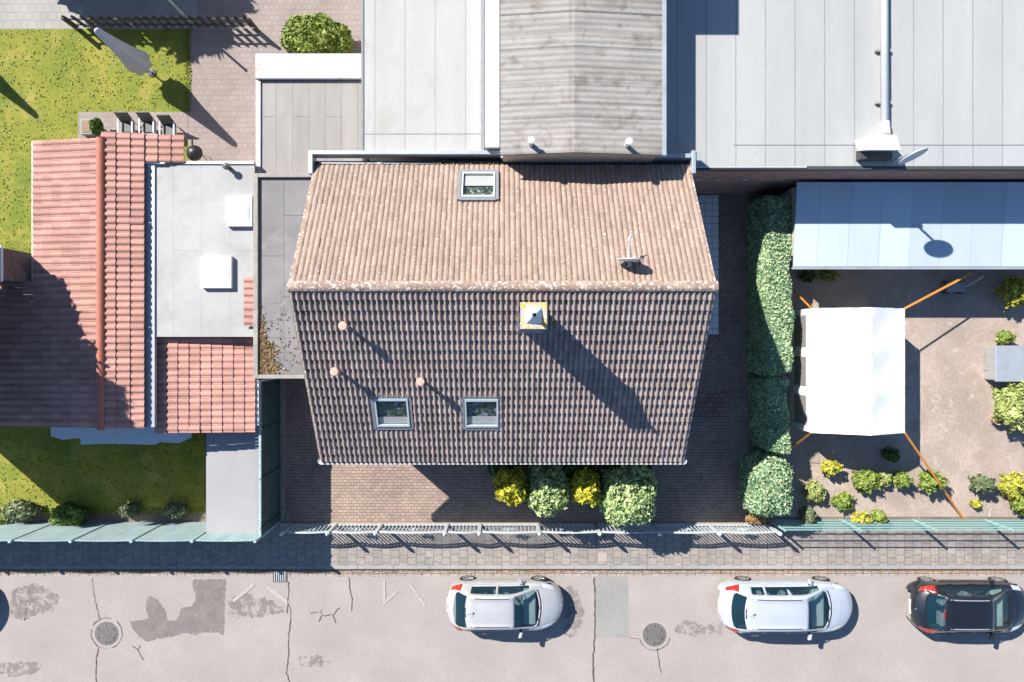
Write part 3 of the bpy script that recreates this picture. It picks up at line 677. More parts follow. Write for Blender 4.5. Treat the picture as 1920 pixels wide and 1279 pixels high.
litter('fallen_leaves', pts, .055, M['debris'], 'brown dead leaves heaped in the corner of the flat felt roof', 'leaf litter')

# ------------------------------------------------------------------ neighbour on the left
nh = thing('red_roof_house', (-13,1,Z0), 'low house with salmon red clay tiled roof and white chimney at left', 'house')
NR, NRH = -13.16, 3.40; pl = .15; NY0, NY1 = wy(805,3.5), wy(257,3.5); NE = -11.85
MB().box(-15.4,NE-.15,NY0+.25,NY1-.25,0,2.55).box(-19.4,-15.402,NY0+.25,wy(530,2.6),0,1.6).build('wall', M['render'], nh)
m = MB(); l1 = 2.42
cosp = math.hypot(1,pl)
nrows = 7; m = tiles(MB(), (NR,NY1,NRH), (0,-1,0), (-1,0,-pl), .232, l1*cosp/nrows, int((NY1-NY0)/.232), nrows, hr=.035, lift=.03, rf=.75, K=5)
m.build('west_roof_slope', M['redtile'], nh)
yw = wy(527,2.9)
m = tiles(MB(), (NR-l1,yw,NRH-pl*l1), (0,-1,0), (-1,0,-pl), .232, .41, int((yw-NY0)/.232), 9, hr=.035, lift=.03, rf=.75, K=5)
m.build('wing_roof_slope', M['redtile'], nh)
m = tiles(MB(), (NR,NY0,NRH), (0,1,0), (1,0,-pl), .232, 1.31*cosp/3, int((NY1-NY0)/.232)+1, 3, hr=.04, lift=.035, rf=.7, K=5)
m.build('east_roof_slope', M['redtile'], nh)
m = tiles(MB(), (NE+.0,wy(305,3.1),3.19), (0,1,0), (1,0,-.1), .232, .42, 4, 3, hr=.04, lift=.035, rf=.7, K=5)
m.build('porch_roof_slope', M['redtile'], nh)
m = MB()
m.slab([(NR,NY0+.05,NRH-.03),(NE,NY0+.05,3.17),(NE,NY1-.05,3.17),(NR,NY1-.05,NRH-.03)],.1)
m.slab([(NR-l1-.0,NY0+.05,NRH-pl*l1-.03),(NR,NY0+.05,NRH-.03),(NR,NY1-.05,NRH-.03),(NR-l1,NY1-.05,NRH-pl*l1-.03)],.1)
m.build('roof_deck', M['wood'], nh)
m = MB()
k = int((NY1-NY0)/.4)
for i in range(k+1):
    y0 = NY0-.03+i*(NY1-NY0)/k
    m.tube((NR,y0,NRH+.0),(NR,min(y0+.43,NY1+.03),NRH+.015),.12,.135,12)
m.build('ridge_tiles', M['ridge_red'], nh)
m = MB().box(NR-l1-.1,NR-l1+.02,yw,NY1,NRH-pl*l1-.1,NRH-pl*l1-.02); m.build('gutter', M['white_metal'], nh)
m = MB(); m.box(wx(268,3.05),wx(290,3.05),NY0+.02,wy(305,3.05),2.9,3.06); m.build('valley_gutter', M['zinc'], nh)
c = (-16.2, 2.45); cm = MB().box(c[0]-.55,c[0]+.40,c[1]-.50,c[1]+.50,1.5,4.3).build('chimney', M['chim'], nh)
MB().box(c[0]-.62,c[0]+.47,c[1]-.57,c[1]+.57,4.3,4.4).build('cap_slab', M['white_metal'], cm, bevel=.02)
MB().tube((c[0]-.1,c[1],4.4),(c[0]-.1,c[1],4.7),.12,.12,14).build('chimney_pot', M['fabric_grey'], cm)

fr = thing('pale_flat_roof_annex', (-10,3,Z0), 'single storey annex with pale grey flat roof between red roof and felt roof', 'annex')
AX0, AX1, AY0, AY1, AH = -11.6, GX0-.03, .15, wy(303,3.0), 3.0
MB().box(AX0,AX1-.05,AY0,AY1-.05,0,AH-.1).build('wall', M['render'], fr)
MB().box(AX0,AX1,AY0,AY1,AH-.1,AH).build('roof', M['pale_flat'], fr)
m = MB().box(wx(345,3),AX1,AY1-.09,AY1,AH+.002,AH+.06).box(wx(272,3),wx(312,3),AY1-.1,AY1+.03,AH+.05,AH+.14); m.build('roof_edge', M['white_metal'], fr)
for (a,b,c_,d_) in ((424,472,366,424),(376,433,480,540)):
    x0,x1,y0,y1 = wx(a,3.2),wx(b,3.2),wy(d_,3.2),wy(c_,3.2)
    m = MB().box(x0,x1,y0,y1,AH,AH+.18); q_ = m.build('dome_skylight', M['white_metal'], fr)
    m = MB(); n_ = 8; vs = []
    for i in range(n_+1):
        for j in range(n_+1):
            fx, fy = i/n_, j/n_; vs.append((x0+.05+(x1-x0-.1)*fx, y0+.05+(y1-y0-.1)*fy, AH+.185+.13*(math.sin(math.pi*fx)*math.sin(math.pi*fy))**.5))
    m.add(vs, [(i*(n_+1)+j,(i+1)*(n_+1)+j,(i+1)*(n_+1)+j+1,i*(n_+1)+j+1) for i in range(n_) for j in range(n_)])
    m.build('dome', M['fabric'], q_, smooth=True)
m = MB().tube((wx(425,3.2),wy(312,3.2),AH),(wx(425,3.2),wy(312,3.2),AH+.3),.07,.07,12).lathe((wx(425,3.3),wy(312,3.3),AH+.3),[(.12,0),(.12,.06),(0,.1)],14); m.build('vent_pipe', M['dark'], fr)

lr = thing('low_red_roof_annex', (-10,-1.5,Z0), 'low annex under a small salmon tiled roof beside the pale flat roof', 'annex')
LX0, LX1 = wx(290,2.75), wx(478,2.5)
MB().box(LX0,LX1-.05,NY0+.12,AY0-.003,0,2.35).build('wall', M['render'], lr)
m = tiles(MB(), (LX0,AY0-.0,2.74), (0,-1,0), (1,0,-.08), .232, (LX1-LX0)/9, int((AY0-NY0)/.232)+1, 9, hr=.035, lift=.03, rf=.75, K=5); m.build('roof', M['redtile'], lr)
m = tiles(MB(), (wx(458,3.1),wy(520,3.1),3.13), (0,-1,0), (1,0,-.06), .232, .3, 7, 1, hr=.04, lift=.03, rf=.75, K=5); m.build('side_tiles', M['redtile'], lr)
MB().slab([(LX0,NY0+.06,2.70),(LX1,NY0+.06,2.43),(LX1,AY0,2.43),(LX0,AY0,2.70)],.08).build('roof_deck', M['wood'], lr)
MB().box(LX1+.01,LX1+.10,NY0,GY0-.1,2.32,2.44).build('gutter', M['white_metal'], lr)

ga = thing('concrete_roof_garage', (-9.2,-5,Z0), 'low garage with smooth grey concrete roof behind the dark green side boards', 'garage')
MB().box(wx(388,1.6),-8.42,wy(1000,1.6),NY0+.3,0,1.5).build('wall', M['render'], ga)
MB().box(wx(388,1.6)-.03,-8.40,wy(1000,1.6)-.03,NY0+.3,1.5,1.6).build('roof', M['conc'], ga)
MB().box(wx(388,1.6)-.033,-8.397,wy(1000,1.6)-.033,wy(1000,1.6)+.05,1.58,1.63).build('roof_edge', M['slab2'], ga)

aw = thing('white_awning', (wx(230,1.9),wy(815,1.9),Z0), 'white scalloped awning along the south edge of the red roof house', 'awning')
m = MB(); pts_ = [(95,818),(118,825),(150,821),(152,834),(200,832),(290,834),(300,829),(335,831),(358,821),(358,795),(95,795)]
p = [(wx(a,1.95),wy(b,1.95),1.95) for a,b in pts_]; m.slab(p, .05); m.build('canopy', M['white_metal'], aw)
for px in (110,160,250,345): MB().tube((wx(px,1.9),wy(815,1.9),Z0),(wx(px,1.9),wy(815,1.9),1.9),.03).build('leg', M['dark'], aw)

# left shed with white front
sh = thing('felt_roof_shed', (wx(580,2.7),wy(220,2.7),Z0), 'grey felt roofed shed with a bright white strip along its north edge', 'shed')
x0,x1,y0,y1 = wx(482,2.7),wx(679,2.7),GY1+.03,wy(104,2.7)
MB().box(x0+.08,x1-.05,y0,y1-.05,0,2.6).build('wall', M['render'], sh)
MB().box(x0,x1,y0,wy(152,2.7),2.6,2.7).build('roof', M['shed_roof'], sh)
m = MB().box(x0,x1,wy(150,2.7),y1,2.6,2.86); m.build('white_roof_strip', M['strip'], sh)
MB().box(x0-.02,x0+.13,y0,wy(152,2.7),2.702,2.76).build('roof_edge', M['zinc'], sh)

# ------------------------------------------------------------------ buildings behind
e_ = thing('pale_felt_roof_building', (-3,12,Z0), 'building with pale seamed felt roof directly behind the left half of the brown house', 'building')
EH = 4.6; x0,x1 = wx(682,EH), wx(908,EH); YS = BE+.46; YN = 26
MB().box(x0,x1,YS+.02,YN,0,EH-.12).build('wall', M['render'], e_)
MB().box(x0,x1,YS,YN,EH-.12,EH).build('roof', M['pale_roof'], e_)
MB().box(x0+.02,x1-.12,wy(251,EH)-.015,wy(251,EH)+.015,EH+.001,EH+.009).build('cross_seam', M['coping'], e_)
MB().box(x0-.07,x0-.003,YS,YN,EH-.2,EH+.03).build('left_edge_gutter', M['lead'], e_)
MB().box(x1-.10,x1-.002,YS,YN,EH+.002,EH+.06).build('right_edge_gutter', M['lead'], e_)

f_ = thing('corrugated_roof_building', (2,12,Z0), 'tallest building behind, with stained corrugated gable roof and two white pipes', 'building')
FHt, FR = 5.9, 6.2; fx0, fx1 = wx(938,FHt), wx(1243,FHt); frx = wx(1078,FR); fys = wy(289,6.0)
m = MB().add([(fx0+.08,fys+.1,0),(fx1-.08,fys+.1,0),(fx1-.08,YN,0),(fx0+.08,YN,0),(fx0+.08,fys+.1,FHt-.1),(fx1-.08,fys+.1,FHt-.1),(fx1-.08,YN,FHt-.1),(fx0+.08,YN,FHt-.1),(frx,fys+.1,FR-.1),(frx,YN,FR-.1)],
     [(0,1,5,8,4),(1,2,6,5),(2,3,7,9,6),(3,0,4,7)]); m.build('wall', M['render'], f_)
m = MB(); pit = .177; ny = int((YN-fys)/(pit/4)); cols = [(fx0,FHt),(fx0+(frx-fx0)*.5,(FHt+FR)/2),(frx,FR),(frx+(fx1-frx)*.5,(FHt+FR)/2),(fx1,FHt)]
vs = []
for j in range(ny+1):
    y = fys+j*pit/4; lap = -.02*((y-fys)%1.02)/1.02
    for x, z in cols: vs.append((x,y,z+.008*math.sin(2*math.pi*y/pit)+lap))
k = len(cols); m.add(vs, [(j*k+i,j*k+i+1,(j+1)*k+i+1,(j+1)*k+i) for j in range(ny) for i in range(k-1)])
m.add([(x,fys,z-.13) for x,z in cols]+[(x,fys,z+.02) for x,z in cols], [(i,i+1,k+i+1,k+i) for i in range(k-1)])
m.build('roof', M['asbestos'], f_)
MB().hexa([(fx1-.02,fys-.01,FHt-.16),(fx1+.10,fys-.01,FHt-.16),(fx1+.10,YN,FHt-.16),(fx1-.02,YN,FHt-.16),(fx1-.02,fys-.01,FHt+.01),(fx1+.10,fys-.01,FHt+.01),(fx1+.10,YN,FHt+.01),(fx1-.02,YN,FHt+.01)]).build('gutter', M['zinc'], f_)
MB().box(fx0-.47,fx0-.03,YS,YN,0,5.2).build('parapet_wall', M['white_metal'], f_)
MB().box(fx0-2,fx1-.55,12.45,YN-.02,FHt-1,8.3).build('tall_block', M['render'], f_)
for px, py in ((996,264),(1179,266)):
    x, y = wx(px,6.4), wy(py,6.4); v = MB().tube((x,y,5.9),(x,y,6.42),.07,.07,12).build('vent_pipe', M['white_metal'], f_)
    MB().lathe((x,y,6.40),[(.10,0),(.10,.08),(0,.11)],14).build('vent_cap', M['white_metal'], v)

gb = thing('grey_seamed_roof_building', (12,12,Z0), 'wide building with light grey seamed roof and dark brick wall at upper right', 'building')
GHt = 4.4; gx0, gx1 = fx1+.14, 34; gys = 5.5
MB().box(gx0,gx1,gys,YN,0,GHt-.14).build('brick_wall', M['brick'], gb)
MB().box(gx0,gx1,gys-.0,YN,GHt-.14,GHt).build('roof', M['grey_roof'], gb)
MB().box(wx(1375,GHt),gx1,wy(272,GHt)-.014,wy(272,GHt)+.014,GHt+.001,GHt+.009).build('cross_seam', M['lead'], gb)
MB().box(gx0,gx1,gys-.10,gys-.003,GHt-.26,GHt-.0).build('roof_edge', M['dark'], gb)
MB().box(wx(1300,GHt),wx(1512,GHt),gys-.05,gys-.02,GHt+.002,GHt+.03).build('edge_trim', M['white_metal'], gb)
for px in (1308,1348,1398): 
    x = wx(px,2.8); MB().bar((x-.1,gys-.06,2.8),(x+.1,gys-.06,2.8),.025).bar((x,gys-.06,2.8),(x,gys-.06,2.5),.025).build('wall_hook', M['white_metal'], gb)
pp = thing('white_roof_duct', (wx(1663,4.6),wy(150,4.6),GHt), 'long white duct running north to south over the grey seamed roof', 'duct')
x = wx(1663,4.7); m = MB().tube((x,wy(238,4.7),GHt+.18),(x-.06,24,GHt+.18),.12,.12,14); m.build('pipe', M['white_metal'], pp, smooth=True)
for py in (92,190): y = wy(py,4.6); MB().box(x-.24,x+.24,y-.04,y+.04,GHt,GHt+.12).build('support', M['coping'], pp)
MB().tube((x,wy(250,4.7),GHt+.18),(x,wy(226,4.7),GHt+.18),.17,.14,14).build('end_collar', M['white_metal'], pp)
uu = thing('roof_ventilation_unit', (wx(1652,4.9),wy(268,4.9),GHt), 'white box shaped ventilation unit at the end of the long roof duct', 'ventilation unit')
x0,x1,y0,y1 = wx(1618,5),wx(1688,5),wy(284,5),wy(254,5)
m = MB().hexa([(x0,y0+.1,GHt+.25),(x1,y0+.1,GHt+.25),(x1,y1,GHt),(x0,y1,GHt),(x0+.1,y0,GHt+.75),(x1-.05,y0,GHt+.75),(x1-.15,y1,GHt+.7),(x0+.2,y1,GHt+.7)]); m.build('housing', M['white_metal'], uu, bevel=.03)
MB().box(x0+.08,x1-.08,y0-.15,y0+.15,GHt,GHt+.3).build('grille', M['dark'], uu)
ds = thing('edge_on_satellite_dish', (wx(1700,5.3),wy(300,5.3),GHt), 'satellite dish seen edge on beside the white ventilation unit', 'satellite dish')
Q_ = Vector((wx(1712,5.6), wy(292,5.6), 5.6))
m = MB(); d = Vector((.35,-.9,.2)).normalized(); m.tube(Q_, Q_+d*.03, .42, .42, 26); m.build('reflector', M['fabric_grey'], ds)
MB().tube((Q_.x,Q_.y+.1,GHt),(Q_.x,Q_.y+.1,Q_.z),.04).build('mast', M['zinc'], ds)

hh = thing('blue_sheet_lean_to', (15,4,Z0), 'lean-to with blue grey metal sheet roof against the dark brick wall', 'lean-to')
hx0 = wx(1492,2.5)
MB().slab([(hx0,wy(500,2.3),2.32),(34,wy(500,2.3),2.32),(34,gys-.11,2.62),(hx0,gys-.11,2.62)],.07).build('roof', M['blue_sheet'], hh)
MB().box(hx0-.02,34,wy(500,2.3)-.09,wy(500,2.3)-.003,2.2,2.3).build('gutter', M['zinc'], hh)
MB().slab([(hx0+.1,wy(500,2.3)+.4,2.3),(33.9,wy(500,2.3)+.4,2.3),(33.9,wy(500,2.3)+.5,2.31),(hx0+.1,wy(500,2.3)+.5,2.31)],2.2).build('front_wall', M['render'], hh)
MB().box(hx0+.05,hx0+.15,wy(500,2.3)+.4,gys-.2,0,2.28).build('side_wall', M['render'], hh)

# ------------------------------------------------------------------ fences
# iron fence with arched panels
fy = wy(986,.2)+.03; FHI = 1.22
fe_ = thing('iron_fence', (0,fy,Z0), 'grey painted iron fence with arched panels and scroll medallions in front of the driveway', 'fence')
posts = [wx(p,1.2) for p in (531,617,706,835,899,1011,1123,1235,1346,1458)]
for x in posts:
    p = MB().box(x-.05,x+.05,fy-.05,fy+.05,Z0,Z0+1.32).build('post', M['iron'], fe_)
    MB().lathe((x,fy,Z0+1.32),[(.075,0),(.075,.03),(.03,.06),(.045,.10),(.03,.14),(0,.16)],12).build('post_cap', M['iron'], p)
def ring(m, c, r, w, n=14):
    for i in range(n):
        a, b = 2*math.pi*i/n, 2*math.pi*(i+1)/n
        m.bar((c[0]+r*math.cos(a),c[1],c[2]+r*math.sin(a)),(c[0]+r*math.cos(b),c[1],c[2]+r*math.sin(b)),w,w,(0,1,0))
for i in range(len(posts)-1):
    a, b = posts[i]+.07, posts[i+1]-.07; m = MB(); n = max(3, int((b-a)/.135)); 
    top = lambda x: Z0+1.08+.12*math.sin(math.pi*(x-a)/(b-a))
    cxm = (a+b)/2
    for k in range(n+1):
        x = a+(b-a)*k/n; m.bar((x,fy,Z0+.08),(x,fy,top(x)-.02),.03,.03)
        if k < n and k % 1 == 0: ring(m, (x+(b-a)/n/2, fy, top(x+(b-a)/n/2)-.075), .045, .02, 8)
    N_ = 12
    for dz, bw in ((0,.045),(-.15,.022)):
        for k in range(N_):
            x0_, x1_ = a+(b-a)*k/N_, a+(b-a)*(k+1)/N_; m.bar((x0_,fy,top(x0_)+dz),(x1_,fy,top(x1_)+dz),bw,bw)
    m.bar((a-.01,fy,Z0+.1),(b+.01,fy,Z0+.1),.035,.035)
    pn = m.build('panel', M['iron'], fe_)
    if b-a > 1.4:
        m = MB()
        for dx, dz in ((0,.10),(.09,0),(-.09,0),(0,-.10),(.17,0),(-.17,0)): ring(m, (cxm+dx,fy-.02,Z0+.62+dz), .06, .024, 9)
        m.build('medallion', M['iron'], pn)
# privacy fence at the left (street side) and its dark boarded return
pv = thing('teal_privacy_fence', (-14,wy(985),Z0), 'pale teal panel fence along the pavement in front of the shaded lawn', 'fence')
yv = wy(978); xs = [-31+i*2.05 for i in range(12)]; xs = [x for x in xs if x < -8.9]+[-8.36]
for a, b in zip(xs[:-1], xs[1:]):
    m = MB(); K = 8; vs = []
    for k in range(K+1):
        t_ = k/K; x = a+.05+(b-a-.1)*t_; z = Z0+2.48+.07*math.sin(math.pi*t_); vs += [(x,yv-.015,Z0+.05),(x,yv+.015,Z0+.05),(x,yv+.015,z),(x,yv-.015,z)]
    fs = []
    for k in range(K):
        for j in range(4): fs.append((k*4+j,(k+1)*4+j,(k+1)*4+(j+1)%4,k*4+(j+1)%4))
    m.add(vs, fs+[(0,1,2,3),(K*4+3,K*4+2,K*4+1,K*4)]); m.build('panel', M['teal'], pv)
for x in xs: MB().box(x-.045,x+.045,yv-.045,yv+.045,Z0,Z0+2.6).build('post', M['teal'], pv)
bs = thing('dark_board_fence', (-8.31,-4,Z0), 'dark green board fence with bright top edge along the left side of the driveway', 'fence')
m = MB().box(-8.33,-8.29,yv+.06,GY0-.01,Z0,2.3); m.build('boards', M['teal_dark'], bs)
m = MB().box(-8.35,-8.27,yv+.06,GY0-.01,2.301,2.33); m.build('top_rail', M['teal'], bs)
for i in range(46): y = yv+.15+i*.118; MB().bar((-8.35,y,2.28),(-8.47,y,2.34),.018).build('spike', M['teal'], bs)
for i in range(4): y = yv+.35+i*1.7; MB().bar((-8.27,y,Z0),(-8.27,y,2.35),.06).build('post', M['teal_dark'], bs)
MB().box(-8.28,-8.12,yv+.06,GY0-.01,0,Z0+.06).build('base_stones', M['coping'], bs)
# green wire fence on the right
wf = thing('green_wire_fence', (15,wy(976),Z0), 'green wire mesh fence along the pavement beside the gravel garden', 'fence')
yw_ = wy(974); HW = 1.42
for i in range(5):
    x = 9.98+i*2.69; MB().tube((x,yw_,Z0),(x,yw_,Z0+HW+.06),.045,.045,10).build('post', M['teal_wire'], wf)
m = MB(); n = int(11.4/.075)
for i in range(n): x = 10.03+i*.075; m.bar((x,yw_,Z0+.03),(x+.0,yw_,Z0+HW),.0035)
for i in range(21): z = Z0+.03+i*(HW-.03)/20; m.bar((10.0,yw_+.004,z),(21.4,yw_+.004,z),.0035 if i%5 else .03)
m.build('wire_mesh', M['teal_wire'], wf)
# picket fence in the top left
pk = thing('picket_fence', (wx(340),wy(57),Z0), 'dark timber picket fence between the path and the lawn at upper left', 'fence')
yk = wy(56); xa, xb = wx(150), wx(485); m = MB()
m.bar((xa,yk,.45),(xb,yk,.45),.04,.07).bar((xa,yk,.9),(xb,yk,.9),.04,.07); m.build('rail', M['wood'], pk)
n = int((xb-xa)/.325)
for i in range(n+1):
    x = xa+i*.325; m = MB(); m.hexa([(x-.075,yk+.022,.15),(x+.075,yk+.022,.15),(x+.075,yk+.045,.15),(x-.075,yk+.045,.15),(x-.075,yk+.022,1.02),(x+.075,yk+.022,1.02),(x+.075,yk+.045,1.02),(x-.075,yk+.045,1.02)])
    m.add([(x-.075,yk+.022,1.02),(x+.075,yk+.022,1.02),(x,yk+.022,1.14),(x-.075,yk+.045,1.02),(x+.075,yk+.045,1.02),(x,yk+.045,1.14)],[(0,1,2),(5,4,3),(0,2,5,3),(1,4,5,2)])
    m.build('picket', M['wood'], pk)
for x in (xa,(xa+xb)/2,xb): MB().box(x-.05,x+.05,yk-.09,yk-.022,0,1.1).build('post', M['wood'], pk)
gp = thing('green_post', (wx(366),wy(50),Z0), 'slim pale green metal post beside the picket fence', 'post')
MB().tube((wx(366),wy(50),Z0),(wx(366),wy(50),2.4),.045,.045,12).build('shaft', M['teal'], gp); MB().lathe((wx(366),wy(50),2.4),[(.06,0),(.06,.03),(0,.07)],12).build('cap', M['teal'], gp)

# ------------------------------------------------------------------ hedges and shrubs in the middle plot
def hedge(name, x0, x1, y0, y1, h, lm, label, n, seedv, pw=5, size=.085):
    cx, cy = (x0+x1)/2, (y0+y1)/2; t = thing(name, (cx,cy,Z0), label, 'hedge')
    foliage(t, (0,0,(h-Z0)/2), (x1-x0)/2, (y1-y0)/2, (h-Z0)/2, lm, n, size, pw, .035, seedv, lo=.7, corek=.93)
    m = MB()
    for k in range(int((y1-y0)/.6)+1): m.tube((cx,y0+.3+k*.6,0),(cx+random.uniform(-.1,.1),y0+.3+k*.6,h*.6),.035,.02,6)
    m.build('stem', M['bark'], t); return t
def boxhedge_pts(): pass
def hedge2(name, x0, x1, y0, y1, h, lm, label, n, size=.08):
    """rounded box hedge: leaves over top and four sides"""
    cx, cy = (x0+x1)/2, (y0+y1)/2; t = thing(name, (cx,cy,Z0), label, 'hedge')
    a, b, c = (x1-x0)/2, (y1-y0)/2, h-Z0; rr = .22
    areas = [4*a*b*1.25, 2*b*c, 2*b*c, 2*a*c, 2*a*c]; P = []; N = []
    tot = sum(areas)
    for k, ar in enumerate(areas):
        m_ = int(n*ar/tot); u = rng.uniform(-1,1,m_); v = rng.uniform(0,1,m_)
        if k == 0: X = u*a; Y = rng.uniform(-1,1,m_)*b; Z = np.full(m_, c); nn = (0,0,1)
        elif k < 3: s = -1 if k == 1 else 1; X = np.full(m_, s*a); Y = u*b; Z = v*c; nn = (s,0,.1)
        else: s = -1 if k == 3 else 1; X = u*a; Y = np.full(m_, s*b); Z = v*c; nn = (0,s,.1)
        P.append(np.stack([X,Y,Z],1)); N.append(np.tile(np.array(nn,float),(m_,1)))
    P = np.vstack(P); N = np.vstack(N)
    # round the top edges, add lumps
    def shape(Q):
        Q = Q.copy(); ix = np.clip(Q[:,0],-a+rr,a-rr); iy = np.clip(Q[:,1],-b+rr,b-rr); iz = np.minimum(Q[:,2],c-rr)
        D = Q-np.stack([ix,iy,iz],1); L = np.linalg.norm(D,axis=1); k = np.where(L>rr, rr/np.maximum(L,1e-6), 1)[:,None]
        Q = np.stack([ix,iy,iz],1)+D*k
        l = .03*np.sin(Q[:,1]*2.3+Q[:,2]*2)+.025*np.sin(Q[:,1]*5.1+Q[:,0]*4)+.03*np.cos(Q[:,0]*6+Q[:,1]*1.3)
        Q[:,0] *= 1+l/a*.9; Q[:,2] += l*.9*(Q[:,2]/c); Q[:,1] += np.sign(Q[:,1])*l*(np.abs(Q[:,1])/b>.9)
        return Q
    P = shape(P)
    V, Qd = leaf_quads(P-N*rng.uniform(0,.10,(len(P),1)), N, size, 1.5, .8)
    # heart
    n1, n2 = 8, 40; cv = []; cf = []
    prof = [(-1,0),(-1,.5),(-1,.92),(-.8,1),(0,1),(.8,1),(1,.92),(1,.5),(1,0)]
    for j in range(n2+1):
        for (u,w_) in prof: cv.append((u*a,(-1+2*j/n2)*b,w_*c))
    cv = shape(np.array(cv))*np.array([.9,.985,.955]); k = len(prof)
    for j in range(n2):
        for i in range(k-1): cf.append((j*k+i,j*k+i+1,(j+1)*k+i+1,(j+1)*k+i))
    cf.append((0,1,7,8)); cf.append((1,2,6,7)); e0 = n2*k; cf.append((e0+8,e0+7,e0+1,e0)); cf.append((e0+7,e0+6,e0+2,e0+1))
    V = np.vstack([V, cv]); Qd = np.vstack([Qd, np.array(cf)+len(P)*4])
    mesh_np('foliage', V, Qd, lm, t)
    m = MB()
    for q in range(int((y1-y0)/.8)+1): m.tube((cx,y0+.3+q*.8,0),(cx,y0+.3+q*.8,h*.6),.035,.02,6)
    m.build('stem', M['bark'], t)
    return t
hedge2('clipped_hedge', 9.13, 10.08, wy(702,2.1), wy(362,2.1), 2.1, L_['euon2'], 'tall clipped hedge along the right edge of the driveway, half in sunlight', 30000, .065)
hedge2('clipped_hedge', 9.18, 10.06, wy(851,1.9), wy(706,1.9), 1.9, L_['euon2'], 'shorter fully shaded clipped hedge section behind the round hedge bush', 15000, .065)
shrub('clipped_shrub', 1398, 1480, 853, 966, 2.1, L_['euon2'], 'sunlit rounded hedge bush at the end of the fence by the pavement', 'shrub', None, 11000, .065, 3.2, .04, 3, low=.02)
ypos = dict(n=5200)
shrub('variegated_shrub', 1128, 1226, 872, 978, 2.8, L_['euon'], 'largest round pale variegated shrub in front of the house gutter', 'shrub', None, 7500, .10, 3.4, .07, 4, low=.05)
shrub('variegated_shrub', 989, 1064, 875, 962, 2.6, L_['euon'], 'medium pale variegated shrub between the two golden shrubs', 'shrub', None, 5000, .10, 3.0, .07, 5, low=.05)
shrub('golden_shrub', 929, 986, 878, 941, 2.7, L_['yellow'], 'golden yellow shrub at the left end of the front shrub row', 'shrub', None, 3200, .085, 3.0, .09, 6, low=.05)
shrub('golden_shrub', 1071, 1124, 882, 941, 2.7, L_['yellow'], 'golden yellow shrub between the two pale variegated shrubs', 'shrub', None, 2900, .085, 3.0, .09, 7, low=.05)
shrub('evergreen_shrub', 916, 968, 858, 892, 1.6, L_['green'], 'dark green conifer shrub under the gutter behind the left golden shrub', 'shrub', None, 1600, .08, 2.2, .12, 8)
shrub('evergreen_shrub', 1040, 1092, 856, 898, 1.6, L_['green'], 'dark green shrub under the gutter behind the two middle shrubs', 'shrub', None, 1500, .08, 2.2, .12, 9)
shrub('evergreen_shrub', 1105, 1216, 856, 890, 1.7, L_['green'], 'wide dark green shrub under the gutter behind the largest shrub', 'shrub', None, 2400, .08, 2.4, .12, 10)
shrub('red_shrub', 966, 1000, 905, 940, .9, L_['red'], 'small crimson leaved plant between golden and variegated shrubs', 'shrub', None, 700, .07, 2.2, .1, 11)
shrub('dry_plant', 1398, 1440, 962, 982, .5, M['debris_o'], 'rusty brown dry plant at the foot of the round hedge bush', 'plant', None, 700, .07, 2.2, .1, 12, stem=True)
st = MB().box(9.2,10.1,wy(862),wy(848),0,Z0+.25); tag(st.build('stone_step', M['coping'], None, bevel=.03), 'low brown stone edging between hedge section and round bush', 'stone')

# ------------------------------------------------------------------ tent
tn = thing('white_party_tent', (12.3,-1,Z0), 'white gable roofed party tent on the gravel yard at right', 'tent')
tx0,tx1,ty0,ty1,te,tr_ = 10.66,13.89,wy(812,2.2),wy(578,2.2),2.15,2.85; txr = wx(1635,2.85)
m = MB(); K = 22
for (xa_,za,xb_,zb2) in ((tx0,te,txr,tr_),(txr,tr_,tx1,te)):
    vs = []
    for i in range(K+1):
        for j in range(K+1):
            f1_, f2_ = i/K, j/K; z = za+(zb2-za)*f1_-.06*math.sin(math.pi*f1_)*abs(math.sin(math.pi*3*f2_))+.012*math.sin(f2_*23+f1_*5)*math.sin(f1_*9+f2_*4)+.006*math.sin(f2_*61+f1_*17); vs.append((xa_+(xb_-xa_)*f1_, ty0+(ty1-ty0)*f2_, z))
    m.add(vs, [(i*(K+1)+j,(i+1)*(K+1)+j,(i+1)*(K+1)+j+1,i*(K+1)+j+1) for i in range(K) for j in range(K)])
m.build('canopy', M['fabric'], tn, smooth=True)
m = MB().add([(tx0,ty1,te),(tx1,ty1,te),(txr,ty1,tr_)],[(0,1,2)]).add([(tx0,ty0,te),(tx1,ty0,te),(txr,ty0,tr_)],[(0,2,1)])
m.quad((tx0,ty0,te-.18),(tx0,ty1,te-.18),(tx0,ty1,te),(tx0,ty0,te)).quad((tx1,ty0,te-.18),(tx1,ty1,te-.18),(tx1,ty1,te),(tx1,ty0,te)).build('valance', M['fabric'], tn)
MB().box(tx0+.02,tx0+.04,ty0,ty1,Z0,te-.18).build('side_wall', M['fabric'], tn)
L = (ty1-ty0)
for a, b in ((.05,.29),(.37,.61),(.69,.95)): MB().box(tx0-.003,tx0+.019,ty0+L*a,ty0+L*b,.7,1.7).build('window', M['clear_win'], tn)
MB().box(tx1-.04,tx1-.02,ty0,ty1,Z0,te-.18).build('side_wall', M['fabric'], tn)
for x in (tx0+.06,tx1-.06):
    for y in (ty0+.03,(ty0+ty1)/2,ty1-.03): MB().tube((x,y,Z0),(x,y,te-.02),.025).build('pole', M['zinc'], tn)
for a, b in (((tx0,ty1,te),W(1480,536,.2)),((tx1,ty1,te),W(1822,512,1.8)),((tx0,ty0,te),W(1462,858,.15)),((tx1,ty0,te),W(1808,975,.12))):
    MB().bar(a, b, .07, .012).build('guy_strap', M['orange'], tn)

